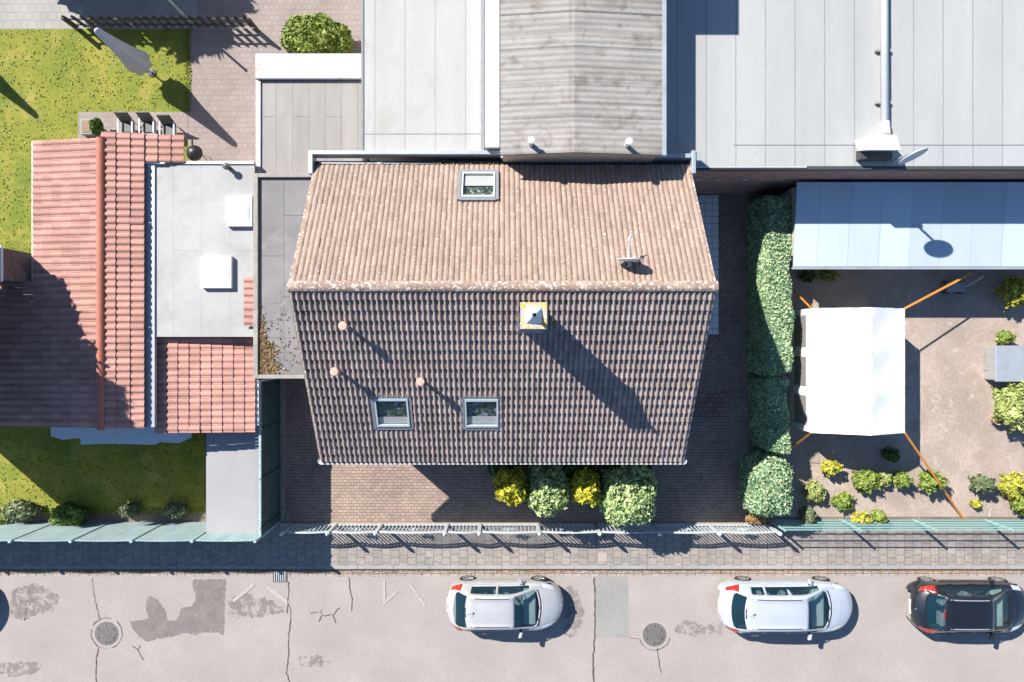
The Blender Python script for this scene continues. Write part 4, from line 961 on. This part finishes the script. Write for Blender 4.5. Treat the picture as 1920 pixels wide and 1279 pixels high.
# ------------------------------------------------------------------ right garden plants and objects
RG = [  # px0,px1,py0,py1,h,leaf,label
 (1538,1577,862,892,.8,'golden2','bright yellow shrub in the shade just below the white tent'),
 (1597,1648,880,924,.8,'bright','wide yellow green shrub between the bright yellow shrub and the pale grey one'),
 (1640,1672,885,912,.6,'pale','pale grey green tuft touching the wide yellow green shrub'),
 (1675,1708,883,916,.8,'bright','round fresh green shrub left of the strap crossed shrub'),
 (1722,1772,880,924,1.0,'bright','green shrub crossed by the orange guy strap'),
 (1822,1862,890,924,1.0,'dull','grey green shrub standing alone at right of the guy strap'),
 (1560,1600,922,958,.6,'bright','yellow green low shrub left below the wide yellow green shrub'),
 (1596,1632,960,986,.6,'golden2','yellow flowering plant against the green wire fence'),
 (1634,1660,955,982,.7,'bright','small round green shrub beside the yellow plant at the wire fence'),
 (1507,1548,900,942,.7,'pale','pale yellowish plant near the shaded hedge bush corner'),
 (1500,1530,950,985,.8,'dull','dull green plant behind the first green fence post'),
 (1872,1925,885,935,.9,'golden2','yellow flowering shrub at the right edge of the gravel yard'),
 (1895,1940,925,965,.8,'bright','green shrub below the yellow flowering shrub at the right edge'),
 (1656,1686,838,866,.7,'green','dark green shrub in the tent shadow'),
 (1878,1935,512,580,1.2,'golden2','large yellow flowering bush below the lean-to roof'),
 (1869,1898,620,645,.7,'bright','small round lime shrub behind the grey water tank'),
 (1866,1950,716,808,1.4,'pale','large pale green shrub at the right edge of the photo'),
 (1820,1838,938,952,.4,'golden2','tiny yellow tuft on the gravel near the fence'),
 (1500,1530,506,530,.6,'green','low green plant under the lean-to eave, left'),
 (1536,1570,504,528,.6,'bright','yellowish low plant under the lean-to eave'),
]
for i, (a,b,c,d,h_,lf,lab) in enumerate(RG):
    (a, b), (c, d) = shrink(a, b), shrink(c, d)
    shrub('garden_shrub', a,b,c,d,h_, L_[lf], lab, 'shrub', 'shrubs of the gravel garden', int(500+(b-a)*(d-c)*.55), .075, 2.0, .30, i+20, low=.1)
wt = thing('grey_water_tank', (wx(1900,.8),wy(683,.8),Z0), 'grey lidded box tank at the right edge of the gravel yard', 'tank')
MB().box(wx(1872,.9),wx(1950,.9),wy(714,.9),wy(650,.9),Z0,.85).build('body', M['stone'], wt, bevel=.04)
MB().box(wx(1868,.95),wx(1955,.95),wy(716,.95),wy(648,.95),.853,.92).build('lid', M['zinc'], wt, bevel=.02)
pt = thing('plant_crate', (wx(1860),wy(680),Z0), 'small brown crate standing left of the grey tank', 'crate')
MB().box(wx(1850,.3),wx(1871,.3),wy(695,.3),wy(664,.3),Z0,.35).build('box', M['coping'], pt); MB().box(wx(1853,.3),wx(1868,.3),wy(692,.3),wy(667,.3),.352,.36).build('soil', M['debris'], pt)
pt = thing('flower_pot', (wx(1872,.4),wy(780,.4),Z0), 'terracotta flower pot with plant beside the large pale shrub', 'flower pot')
MB().lathe((wx(1868,.3),wy(785,.3),Z0),[(.13,0),(.2,.32),(.22,.32),(.22,.38),(.18,.38),(.17,.3),(0,.3)],18).build('pot', M['terracotta'], pt)
foliage(pt, (wx(1868,.4)-wx(1872,.4),0,.5), .16,.16,.16, L_['dull'], 200, .07, name='plant')
gr = thing('garden_trolley', (wx(1800,.6),wy(535,.6),Z0), 'small grey wheeled garden trolley at the end of the orange strap', 'trolley')
x, y = wx(1800,.6), wy(538,.6)
MB().box(x-.35,x+.3,y-.18,y+.18,.35,.42).build('tray', M['stone'], gr)
for dx in (-.28,.24):
    for dy in (-.2,.2): MB().tube((x+dx,y+dy-.02,.22),(x+dx,y+dy+.02,.22),.12,.12,14).build('wheel', M['black'], gr)
MB().bar((x+.3,y,.4),(x+.6,y+.35,1.0),.03).build('handle', M['zinc'], gr)

# ------------------------------------------------------------------ left gardens
def parasol(px, py, h, label):
    x, y = wx(px), wy(py); t = thing('closed_parasol', (x,y,Z0), label, 'parasol')
    MB().tube((x,y,Z0),(x,y,Z0+h),.03,.03,10).build('pole', M['zinc'], t)
    MB().lathe((x,y,Z0),[(.16,0),(.16,.04),(.05,.07)],18).build('base', M['dark'], t)
    n = 24; vs = []; prof = [(.10,.72),(.36,.80),(.40,1.1),(.27,1.9),(.18,2.7),(.09,h-.02),(.03,h+.06)]
    for r_, z in prof:
        for k in range(n):
            a = 2*math.pi*k/n; rr = r_*(1+.16*math.cos(a*8)); vs.append((x+rr*math.cos(a),y+rr*math.sin(a),Z0+z))
    MB().add(vs, [(i*n+k,i*n+(k+1)%n,(i+1)*n+(k+1)%n,(i+1)*n+k) for i in range(len(prof)-1) for k in range(n)]+[tuple((len(prof)-1)*n+k for k in range(n))]).build('canopy', M['fabric_grey'], t, smooth=True)
parasol(288,139,3.7,'tall closed grey parasol standing on the upper left lawn')
parasol(-95,75,4.0,'closed grey parasol beyond the left edge, casting a long shadow on the lawn')
lab = ('white garden chair with dark cushion nearest the potted plant','white garden chair with dark cushion, middle of the three on the terrace','white garden chair with dark cushion nearest the patio end')
for i, px in enumerate((238,278,316)):
    x, y = wx(px,.5), wy(238,.5)+(-.1 if i == 2 else 0); t = thing('garden_chair', (x,y,Z0), lab[i], 'chair', 'chairs on the terrace')
    MB().box(x-.25,x+.25,y-.28,y+.2,.40,.44).build('seat', M['chair_white'], t)
    MB().hexa([(x-.25,y+.18,.44),(x+.25,y+.18,.44),(x+.25,y+.22,.44),(x-.25,y+.22,.44),(x-.23,y+.38,.98),(x+.23,y+.38,.98),(x+.23,y+.42,.98),(x-.23,y+.42,.98)]).build('backrest', M['dark'], t)
    MB().box(x-.22,x+.22,y-.2,y+.17,.441,.50).build('cushion', M['dark'], t, bevel=.02)
    for dx in (-.23,.23):
        for dy in (-.25,.17): MB().bar((x+dx,y+dy,Z0),(x+dx,y+dy,.4),.04).build('leg', M['chair_white'], t)
        MB().bar((x+dx*1.12,y-.25,.64),(x+dx*1.12,y+.25,.64),.05,.03).build('armrest', M['chair_white'], t)
pt = thing('planter_box', (wx(163,.4),wy(237,.4),Z0), 'pale stone planter at the corner of the terrace', 'planter')
MB().box(wx(152,.4),wx(173,.4),wy(252,.4),wy(224,.4),Z0,.45).build('box', M['stone'], pt); MB().box(wx(155,.4),wx(170,.4),wy(249,.4),wy(227,.4),.452,.47).build('soil', M['debris'], pt)
shrub('terrace_plant', 174,192,224,252,.9, L_['green'], 'green plant between the stone planter and the first garden chair','plant',None,500,.07,2.1,.15,41)
gl = thing('kettle_barbecue', (wx(362,.8),wy(284,.8),Z0), 'round dark kettle barbecue by the corner of the red roof', 'barbecue')
x, y = wx(366,.7), wy(288,.7); MB().lathe((x,y,.55),[(.05,0),(.22,.06),(.29,.18),(.29,.22),(.24,.36),(.1,.44),(0,.45)],20).build('bowl', M['black'], gl, smooth=True)
for k in range(3): a = k*2.1; MB().tube((x+.12*math.cos(a),y+.12*math.sin(a),.62),(x+.3*math.cos(a),y+.3*math.sin(a),Z0),.015).build('leg', M['zinc'], gl)
shrub('round_bush', 529, 638, 28, 112, 1.5, L_['bright'], 'large bright lime green bush north of the felt roofed shed','shrub',None,4200,.085,2.3,.06,42,low=.05)
shrub('round_bush', 612, 658, 45, 104, 1.2, L_['bright'], 'smaller green bush tucked against the large lime bush','shrub',None,1400,.085,2.2,.1,43,low=.05)
LG = [(10,66,938,978,.9,'dull','grey green shrub in the lower left border'),(98,160,945,985,1.0,'green','dark green shrub in the shaded front border'),
      (225,262,945,968,.5,'dull','low grey plant in middle of the shaded front border'),(310,350,942,972,.6,'dull','low tuft near the right end of the shaded front border'),
      (95,125,965,990,.5,'bright','small lime plant in front of the dark border shrub'),(-5,20,960,990,.6,'pale','pale plant in the corner of the lower left border')]
for i, (a,b,c,d,h_,lf,lb) in enumerate(LG): shrub('border_shrub', a,b,c,d,h_, L_[lf], lb,'shrub','shrubs of the front border', 900,.07,2.1,.16,i+50,low=.1)

tp = []
for _ in range(3500):
    x = random.uniform(-19, wx(355)); y = random.uniform(wy(500), wy(57)); tp.append((x,y,Z0+.03))
for _ in range(1500): tp.append((random.uniform(-19, wx(386)), random.uniform(wy(957), wy(812)), Z0+.03))
for _ in range(1200): tp.append((wx(355)+random.gauss(0,.05), random.uniform(wy(212), wy(57)), Z0+.03))
for _ in range(1500): tp.append((random.uniform(-19, wx(386)), wy(957)+random.gauss(0,.07), Z0+.03))
tp = [p for p in tp if not (wx(148) < p[0] and wy(268) < p[1] < wy(210))]
L_['tuft'] = leafmat('grass_tuft', (.13,.17,.02), (.27,.27,.035), (.34,.31,.09))
C_ = np.array(tp); V, Q = leaf_quads(C_, np.tile([0,0,1.], (len(C_),1)), .045, 1.6, .5)
tag(mesh_np('grass_tufts', V, Q, L_['tuft'], None), 'short uneven tufts of grass over both lawns at left', 'grass', kind='stuff')
def tree(name, x, y, h, r, rz, lm, label, n=7000, blobs=7, th=.22, seedv=1, z0=Z0, size=.2):
    t = thing(name, (x,y,z0), label, 'tree'); m = MB(); m.tube((x,y,z0),(x,y,h*.45),th,th*.65,10)
    cr = []; rnd = random.Random(seedv)
    for k in range(blobs):
        a = 2*math.pi*k/blobs+rnd.uniform(-.3,.3); rr = r*rnd.uniform(.25,.62); z = h-rz-rz*.35+rnd.uniform(-.6,.6)*rz
        cr.append((rr*math.cos(a), rr*math.sin(a), z-z0)); m.tube((x,y,h*.4),(x+cr[-1][0]*.8,y+cr[-1][1]*.8,z),th*.4,.04,7)
    cr.append((0,0,h-rz*.6-z0)); m.build('trunk', M['bark'], t)
    Vs = []; Qs = []; off = 0
    for k, c in enumerate(cr):
        P, N = blob_pts(n//len(cr), r*.5, r*.5, rz*.5, 2, .15, .35, k+seedv); V, Q = leaf_quads(P, N, size, 1.5, 1.2)
        Vs.append(V+np.array(c)); Qs.append(Q+off); off += len(V)
    mesh_np('crown', np.vstack(Vs), np.vstack(Qs), lm, t); return t
tree('broadleaf_tree', -18.3, 1.6, 10.3, 2.5, 2.6, L_['green'], 'tall broadleaf tree beyond the left edge shading the red roof', 16000, 8, size=.24, seedv=3)
tree('broadleaf_tree', -17.9, .0, 8.4, 2.0, 1.9, L_['green'], 'second broadleaf tree beyond the left edge shading the lower lawn', 14000, 8, size=.24, seedv=5)
tree('broadleaf_tree', -15.0, 16.5, 5.6, 3.4, 2.2, L_['green'], 'spreading tree north of the picket fence shading the path', 26000, 9, size=.34, seedv=8)
nb = thing('shadow_block', (-19.8,0,Z0), 'unseen narrow two storey shadow-casting tower beyond the left edge of the red roofed house', 'block')  # unseen added block, made narrow so its shadow fits the lawn
MB().box(-20.6,-18.95,-2.6,3.4,0,5.9).build('wall', M['render'], nb)
m = MB().add([(-20.7,-2.7,5.9),(-18.85,-2.7,5.9),(-18.85,3.5,5.9),(-20.7,3.5,5.9),(-19.8,-2.7,6.6),(-19.8,3.5,6.6)],[(0,4,5,3),(1,2,5,4),(0,1,4),(2,3,5),(0,3,2,1)]); m.build('roof', M['redtile'], nb)

# ------------------------------------------------------------------ cars
def cr_interp(A, k):
    """Catmull-Rom densify along axis 0"""
    n = len(A); out = []
    for i in range(n-1):
        p0 = A[max(i-1,0)]; p1 = A[i]; p2 = A[i+1]; p3 = A[min(i+2,n-1)]
        for j in range(k):
            t = j/k; out.append(.5*((2*p1)+(-p0+p2)*t+(2*p0-5*p1+4*p2-p3)*t*t+(-p0+3*p1-3*p2+p3)*t**3))
    out.append(A[-1]); return np.array(out)
def make_car(name, label, loc, st, paintm, wag, rails=False, emblem=None, pillars=(), dark_roof_line='dark'):
    """st: list of (x, half width, belt z, top z, top half width); key x positions in wag"""
    t = thing(name, loc, label, 'car', 'cars parked along the kerb')
    S_ = []
    for (x,hw,zb,zt,tw) in st:
        zs = min(.24, zb*.5)
        S_.append([(x,hw*.92,zs),(x,hw*.985,zs+.16),(x,hw,min(.66,zb*.78)),(x,hw*.975,zb-.03),(x,hw*.93,zb+.012) if zt-zb > .2 else (x,(hw*.90+tw*.05),zb+.012),(x,tw,zt),(x,tw*.62,zt+.028),(x,0,zt+.042)])
    A = np.array(S_); ku, kv = 8, 5
    A = cr_interp(A, ku); B = cr_interp(A.transpose(1,0,2), kv).transpose(1,0,2)
    nu, nv = B.shape[:2]
    BU = B.copy(); HWM = max(q[1] for q in st)
    sx_ = np.clip((np.abs(B[:,:,0])-.15)/1.9, 0, 1); sx_ = sx_*sx_*(3-2*sx_)
    B[:,:,0] -= np.sign(B[:,:,0])*sx_*np.where(B[:,:,0]>0,.34,.24)*(B[:,:,1]/HWM)**2
    full = np.concatenate([B, B[:,::-1][:,1:]*np.array([1,-1,1])], 1); NV = full.shape[1]
    fullU = np.concatenate([BU, BU[:,::-1][:,1:]*np.array([1,-1,1])], 1)
    reg = {}
    wr, wf, rad = wag['wheel_r'], wag['wheel_f'], .355
    rw0, rw1, ws0, ws1 = wag['rear_win'][0], wag['rear_win'][1], wag['screen'][0], wag['screen'][1]
    for i in range(nu-1):
        for j in range(NV-1):
            jj = j if j < nv-1 else NV-2-j
            v = (jj+.5)/kv                     # 0..7
            c = full[i:i+2, j:j+2].reshape(-1,3).mean(0); x, y, z = c
            k = 'body'
            xw = x; x = fullU[i:i+2, j:j+2].reshape(-1,3).mean(0)[0]
            if v < 2.3 and (math.hypot(xw-wr, z-.31) < rad or math.hypot(xw-wf, z-.31) < rad): continue
            if 4.2 < v < 4.86 and wag['side'][0] < x < wag['side'][1]-0:
                if not any(abs(x-(p+(.06 if p<0 else -.05)*(v-4.5))) < .045 for p in pillars): k = 'side_window'+('L' if y > 0 else 'R')
            if v > 5.12+.5*max(0,(x-ws1+.12)/.12)**2 and ws0 < x < ws1: k = 'windscreen'
            if v > 5.12+.5*max(0,(rw0+.12-x)/.12)**2 and rw0 < x < rw1: k = 'rear_window'
            if 3.0 < v < 5.0 and wag['tail'][0] < x < wag['tail'][1] and z > wag.get('tailz',.62): k = 'tail_lightL' if y > 0 else 'tail_lightR'
            if 3.3 < v < 5.0 and wag['head'][0] < x < wag['head'][1]: k = 'headlightL' if y > 0 else 'headlightR'
            if v > 4.9 and ws1+.10 < x < wag['head'][1]+.05: k = 'bonnet'
            reg.setdefault(k, []).append((i*NV+j, i*NV+j+1, (i+1)*NV+j+1, (i+1)*NV+j))
    flat = full.reshape(-1,3)
    mats = {'body':paintm,'bonnet':paintm,'side_window':M['car_glass'],'windscreen':M['car_glass'],'rear_window':M['car_glass'],'tail_light':M['lamp_red'],'headlight':M['lamp_clear']}
    parts = {}
    for k, fs in reg.items():
        nm = k.rstrip('LR') if k[-1] in 'LR' else k
        fa = np.array(fs); ids, inv = np.unique(fa, return_inverse=True); fa = inv.reshape(fa.shape)[:, ::-1]
        o = mesh_np(nm, flat[ids], fa, mats[nm], t); parts[k] = o
        for pgon in o.data.polygons: pgon.use_smooth = True
        if 'window' not in nm and nm != 'windscreen': md = o.modifiers.new('solid','SOLIDIFY'); md.thickness = .012; md.offset = -1
    # floor, wheels
    x0, x1 = st[0][0], st[-1][0]; hw = max(s[1] for s in st)
    def loc_build(mb, nm, mt, par=t, **kw):
        me = bpy.data.meshes.new(nm); me.from_pydata([tuple(v) for v in mb.v], [], mb.f); me.materials.append(mt); me.update()
        o = bpy.data.objects.new(nm, me); COL.objects.link(o); o.parent = par
        if kw.get('smooth'): me.polygons.foreach_set('use_smooth',[True]*len(me.polygons))
        if kw.get('bevel'): md = o.modifiers.new('b','BEVEL'); md.width = kw['bevel']; md.segments = 2
        return o
    loc_build(MB().box(x0+.55,x1-.6,-hw*.84,hw*.84,.2,.27), 'underbody', M['black'])
    loc_build(MB().box(ws1+.05,x1-.42,-.55,.55,.22,.70).box(wf-.45,wf+.42,-hw*.70,hw*.70,.22,.72).box(wr-.42,wr+.40,-hw*.70,hw*.70,.22,.72).box(wf-.45,wf+.42,-hw*.93,hw*.93,.685,.72).box(wr-.42,wr+.42,-hw*.93,hw*.93,.685,.72), 'inner_wheelhouse', M['black'])
    for wx_ in (wr, wf):
        for s in (-1,1):
            yo = s*hw*.985; yi = s*(hw-.21); w = bpy.data.objects.new('wheel', None); COL.objects.link(w); w.parent = t
            m = MB(); m.tube((wx_,yi,.31),(wx_,yo-s*.02,.31),.31,.31,28); m.tube((wx_,yo-s*.02,.31),(wx_,yo,.31),.31,.275,28); loc_build(m,'tyre',M['tyre'],w)
            m = MB(); m.tube((wx_,yo-s*.03,.31),(wx_,yo+s*.004,.31),.215,.205,24)
            for q in range(5):
                a = 2*math.pi*q/5+.3; m.bar((wx_,yo+s*.008,.31),(wx_+.2*math.cos(a),yo+s*.004,.31+.2*math.sin(a)),.05,.012,(0,1,0))
            loc_build(m,'rim',M['rim'],w)
            m = MB()
            for q in range(5):
                a = 2*math.pi*(q+.5)/5+.3; m.tube((wx_+.135*math.cos(a),yo+s*.003,.31+.135*math.sin(a)),(wx_+.135*math.cos(a),yo+s*.0065,.31+.135*math.sin(a)),.042,.042,8)
            loc_build(m,'rim_gap',M['black'],w)
    # interior
    zt = max(s[3] for s in st)
    for sx in (wag['seat'], wag['seat']-.85):
        for s in (-.38,.38):
            m = MB().box(sx-.25,sx+.25,s-.24,s+.24,.35,.55).box(sx-.34,sx-.2,s-.24,s+.24,.5,1.02).box(sx-.33,sx-.22,s-.12,s+.12,1.04,1.22); loc_build(m,'seat',M['seat'],bevel=.04)
    loc_build(MB().box(ws1-.55,ws1-.10,-hw*.78,hw*.78,.5,.82),'dashboard',M['dash'],bevel=.05)
    m = MB(); 
    for q in range(14):
        a, b = 2*math.pi*q/14, 2*math.pi*(q+1)/14; c0 = Vector((ws1-.68,.38,.85))
        m.bar(c0+Vector((.06*math.sin(a),.17*math.cos(a),.16*math.sin(a))), c0+Vector((.06*math.sin(b),.17*math.cos(b),.16*math.sin(b))), .025)
    loc_build(m,'steering_wheel',M['black'])
    loc_build(MB().box(x0+.3,ws1-.3,-hw*.8,hw*.8,.3,.34),'cabin_floor',M['seat'])
    # roof seams, door seams, handles, mirrors, wipers, aerial
    def surf(x, vv, s):     # point on the shell at x and section parameter vv (0..7)
        q_ = min(int(round(vv*kv)), nv-1); col = B[:, q_]; xs_ = BU[:, q_, 0]; return Vector((np.interp(x, xs_, col[:,0]), s*np.interp(x, xs_, col[:,1]), np.interp(x, xs_, col[:,2])))
    for s in (-1,1):
        m = MB(); xs_ = np.linspace(wag['roof'][0], wag['roof'][1]+.02, 9)
        for a, b in zip(xs_[:-1], xs_[1:]): m.bar(surf(a,5.4,s)+Vector((0,0,.008)), surf(b,5.4,s)+Vector((0,0,.008)), .034, .012)
        loc_build(m,'roof_seam',M['zinc'] if rails else M['dark'])
        m = MB()
        for sx in wag['seams']:
            for vv in (1,2,3): m.bar(surf(sx,vv,s)+Vector((0,s*.002,0)), surf(sx,vv+1,s)+Vector((0,s*.002,0)), .012, .006)
        for a, b in zip(np.linspace(wag['side'][0]-.05,wag['side'][1],14)[:-1], np.linspace(wag['side'][0]-.05,wag['side'][1],14)[1:]): m.bar(surf(a,4.15,s)+Vector((0,s*.004,.002)), surf(b,4.15,s)+Vector((0,s*.004,.002)), .02, .012)
        loc_build(m,'door_seam',M['black'])
        for hx in wag['handles']:
            p = surf(hx,2.9,s); m = MB().box(p.x-.09,p.x+.09,p.y-.012,p.y+.03*s if s>0 else p.y+.012,p.z-.02,p.z+.015)
            if s < 0: m = MB().box(p.x-.09,p.x+.09,p.y-.03,p.y+.012,p.z-.02,p.z+.015)
            loc_build(m,'door_handle',paintm,bevel=.006)
        p = surf(wag['mirror'],4.0,s); m = MB()
        m.hexa([(p.x-.02,p.y+s*.06,p.z+.0),(p.x+.10,p.y+s*.04,p.z+.0),(p.x+.06,p.y+s*.25,p.z+.02),(p.x-.08,p.y+s*.26,p.z+.02),(p.x-.02,p.y+s*.06,p.z+.13),(p.x+.08,p.y+s*.04,p.z+.13),(p.x+.03,p.y+s*.25,p.z+.15),(p.x-.08,p.y+s*.26,p.z+.15)] if s>0 else
               [(p.x+.10,p.y+s*.04,p.z+.0),(p.x-.02,p.y+s*.06,p.z+.0),(p.x-.08,p.y+s*.26,p.z+.02),(p.x+.06,p.y+s*.25,p.z+.02),(p.x+.08,p.y+s*.04,p.z+.13),(p.x-.02,p.y+s*.06,p.z+.13),(p.x-.08,p.y+s*.26,p.z+.15),(p.x+.03,p.y+s*.25,p.z+.15)])
        mr = loc_build(m,'wing_mirror',paintm,bevel=.02); loc_build(MB().bar(p, p+Vector((0,s*.08,.04)), .05),'mirror_arm',M['black'],mr)
    m = MB()
    vs_ = [(5.2,1),(5.6,1),(6,1),(6.4,1),(6.8,1),(6.8,-1),(6.4,-1),(6,-1),(5.6,-1),(5.2,-1)]
    for (va,sa),(vb,sb) in zip(vs_[:-1], vs_[1:]):
        a = surf(ws1+.05,va,sa); b = surf(ws1+.05,vb,sb); m.bar(a+Vector((0,0,.006)), b+Vector((0,0,.006)), .085, .012)
    loc_build(m,'cowl',M['black'])
    for y0 in (.05,-.55):
        sv = lambda x, y: surf(x, 7-abs(y)*1.9, 1 if y > 0 else -1)+Vector((0,0,.03))
        m = MB(); pa = sv(ws1+.0, y0); pb_ = sv(ws1-.10, y0+.5); m.bar(pa,pb_,.02); loc_build(m,'wiper',M['black'])
    m = MB(); bx_ = wag['rear_win'][0]-.07
    for (va,sa),(vb,sb) in zip(vs_[:-1], vs_[1:]): m.bar(surf(bx_,va,sa)+Vector((0,0,.002)), surf(bx_,vb,sb)+Vector((0,0,.002)), .018, .008)
    loc_build(m,'tailgate_seam',M['dark'])
    ax = wag['roof'][0]+.15; p = surf(ax,6.9,1); p.y = 0
    loc_build(MB().lathe((p.x,0,p.z),[(.035,0),(.03,.03),(0,.04)],12).bar((p.x,0,p.z+.02),(p.x-.22,0,p.z+.2),.01),'aerial',M['black'])
    xr = x0
    loc_build(MB().box(xr-.012,xr+.03,-.26,.26,.60,.70).bar((xr+.0,-.26,.605),(xr,.26,.605),.02),'number_plate',M['plate'])
    # roof spoiler line / brake light
    p = surf(wag['rear_win'][1]+.04,6.9,1)
    loc_build(MB().box(p.x-.035,p.x+.02,-.17,.17,p.z+.004,p.z+.016),'brake_light',M['lamp_red'] if wag.get('brake') else M['dark'])
    if emblem:
        ex_ = x1-.12; zz = surf(ex_,6.9,1).z; loc_build(MB().lathe((ex_,0,zz-.01),[(.07,0),(.07,.03),(.055,.035),(.055,.028),(0,.03)],16),'emblem',M['rim'])
        ex_ = x0+.07; zz = surf(ex_,6.9,1).z; loc_build(MB().add([(ex_-.06,0,zz+.012),(ex_,-.04,zz+.018),(ex_+.06,0,zz+.03),(ex_,.04,zz+.018)],[(0,1,2,3)]),'emblem',M['rim'])
    return t
hatch = [(-2.10,.52,.60,.62,.40),(-2.07,.68,.76,.80,.55),(-1.96,.79,.90,.96,.65),(-1.80,.855,.96,1.08,.66),(-1.35,.87,.97,1.40,.60),(-.9,.875,.96,1.46,.585),(-.3,.875,.94,1.48,.58),(.28,.875,.93,1.44,.585),(.80,.87,.92,1.20,.64),(1.30,.865,.90,.97,.70),(1.62,.84,.84,.885,.66),(1.92,.76,.74,.78,.58),(2.08,.62,.60,.64,.46),(2.15,.44,.46,.48,.32)]
w_h = dict(wheel_r=-1.35, wheel_f=1.28, rear_win=(-1.84,-1.42), screen=(.33,1.24), side=(-1.28,1.0), tail=(-2.06,-1.72), tailz=.72, head=(1.60,1.98), seat=-.05, roof=(-1.25,.3), seams=(-.95,-.02,1.02), handles=(-.98,-.10), mirror=.62)
yc = -9.63
make_car('parked_car','small silver hatchback parked in front of the driveway gate', (wx(947,.7)-.02,yc,0), hatch, M['silver'], w_h, emblem=1, pillars=(-.28,))
sc_ = 4.9/4.25
wagon = [(-2.47,.52,.60,.62,.40),(-2.43,.70,.78,.82,.58),(-2.30,.81,.92,.99,.67),(-2.12,.88,.98,1.12,.68),(-1.72,.90,.99,1.42,.62),(-1.2,.905,.98,1.49,.60),(-.4,.905,.96,1.51,.595),(.40,.905,.94,1.46,.60),(.95,.90,.93,1.22,.66),(1.46,.89,.91,.98,.72),(1.85,.87,.86,.90,.68),(2.18,.79,.76,.80,.60),(2.38,.64,.62,.66,.48),(2.46,.46,.48,.50,.34)]
w_w = dict(wheel_r=-1.46, wheel_f=1.42, rear_win=(-2.16,-1.76), screen=(.45,1.42), side=(-1.62,1.15), tail=(-2.40,-2.02), tailz=.74, head=(1.85,2.24), seat=.05, roof=(-1.6,.42), seams=(-1.0,.02,1.15), handles=(-1.02,-.02), mirror=.78)
make_car('parked_car','long pale blue silver estate car parked between the other two cars', (wx(1475,.7)+.0,yc-.04,0), wagon, M['silver2'], w_w, rails=False, pillars=(-1.05,-.18,))
hatch3 = [(x*1.03,hw*1.02,zb*1.02,zt*1.0,tw*1.02) for x,hw,zb,zt,tw in hatch]
w_3 = dict(w_h); w_3['brake'] = 1; w_3['tail'] = (-2.08,-1.66)
make_car('parked_car','black hatchback with red tail lights at the right edge of the photo', (14.94+2.14,yc-.06,0), hatch3, M['blackpaint'], w_3, rails=True, emblem=1, pillars=(-.28,-1.0))
make_car('parked_car','dark car beyond the left edge, only its shadow reaches the road in view', (-18.86-2.35-.0,yc+.05,0), hatch3, M['blackpaint'], w_3, pillars=(-.28,))
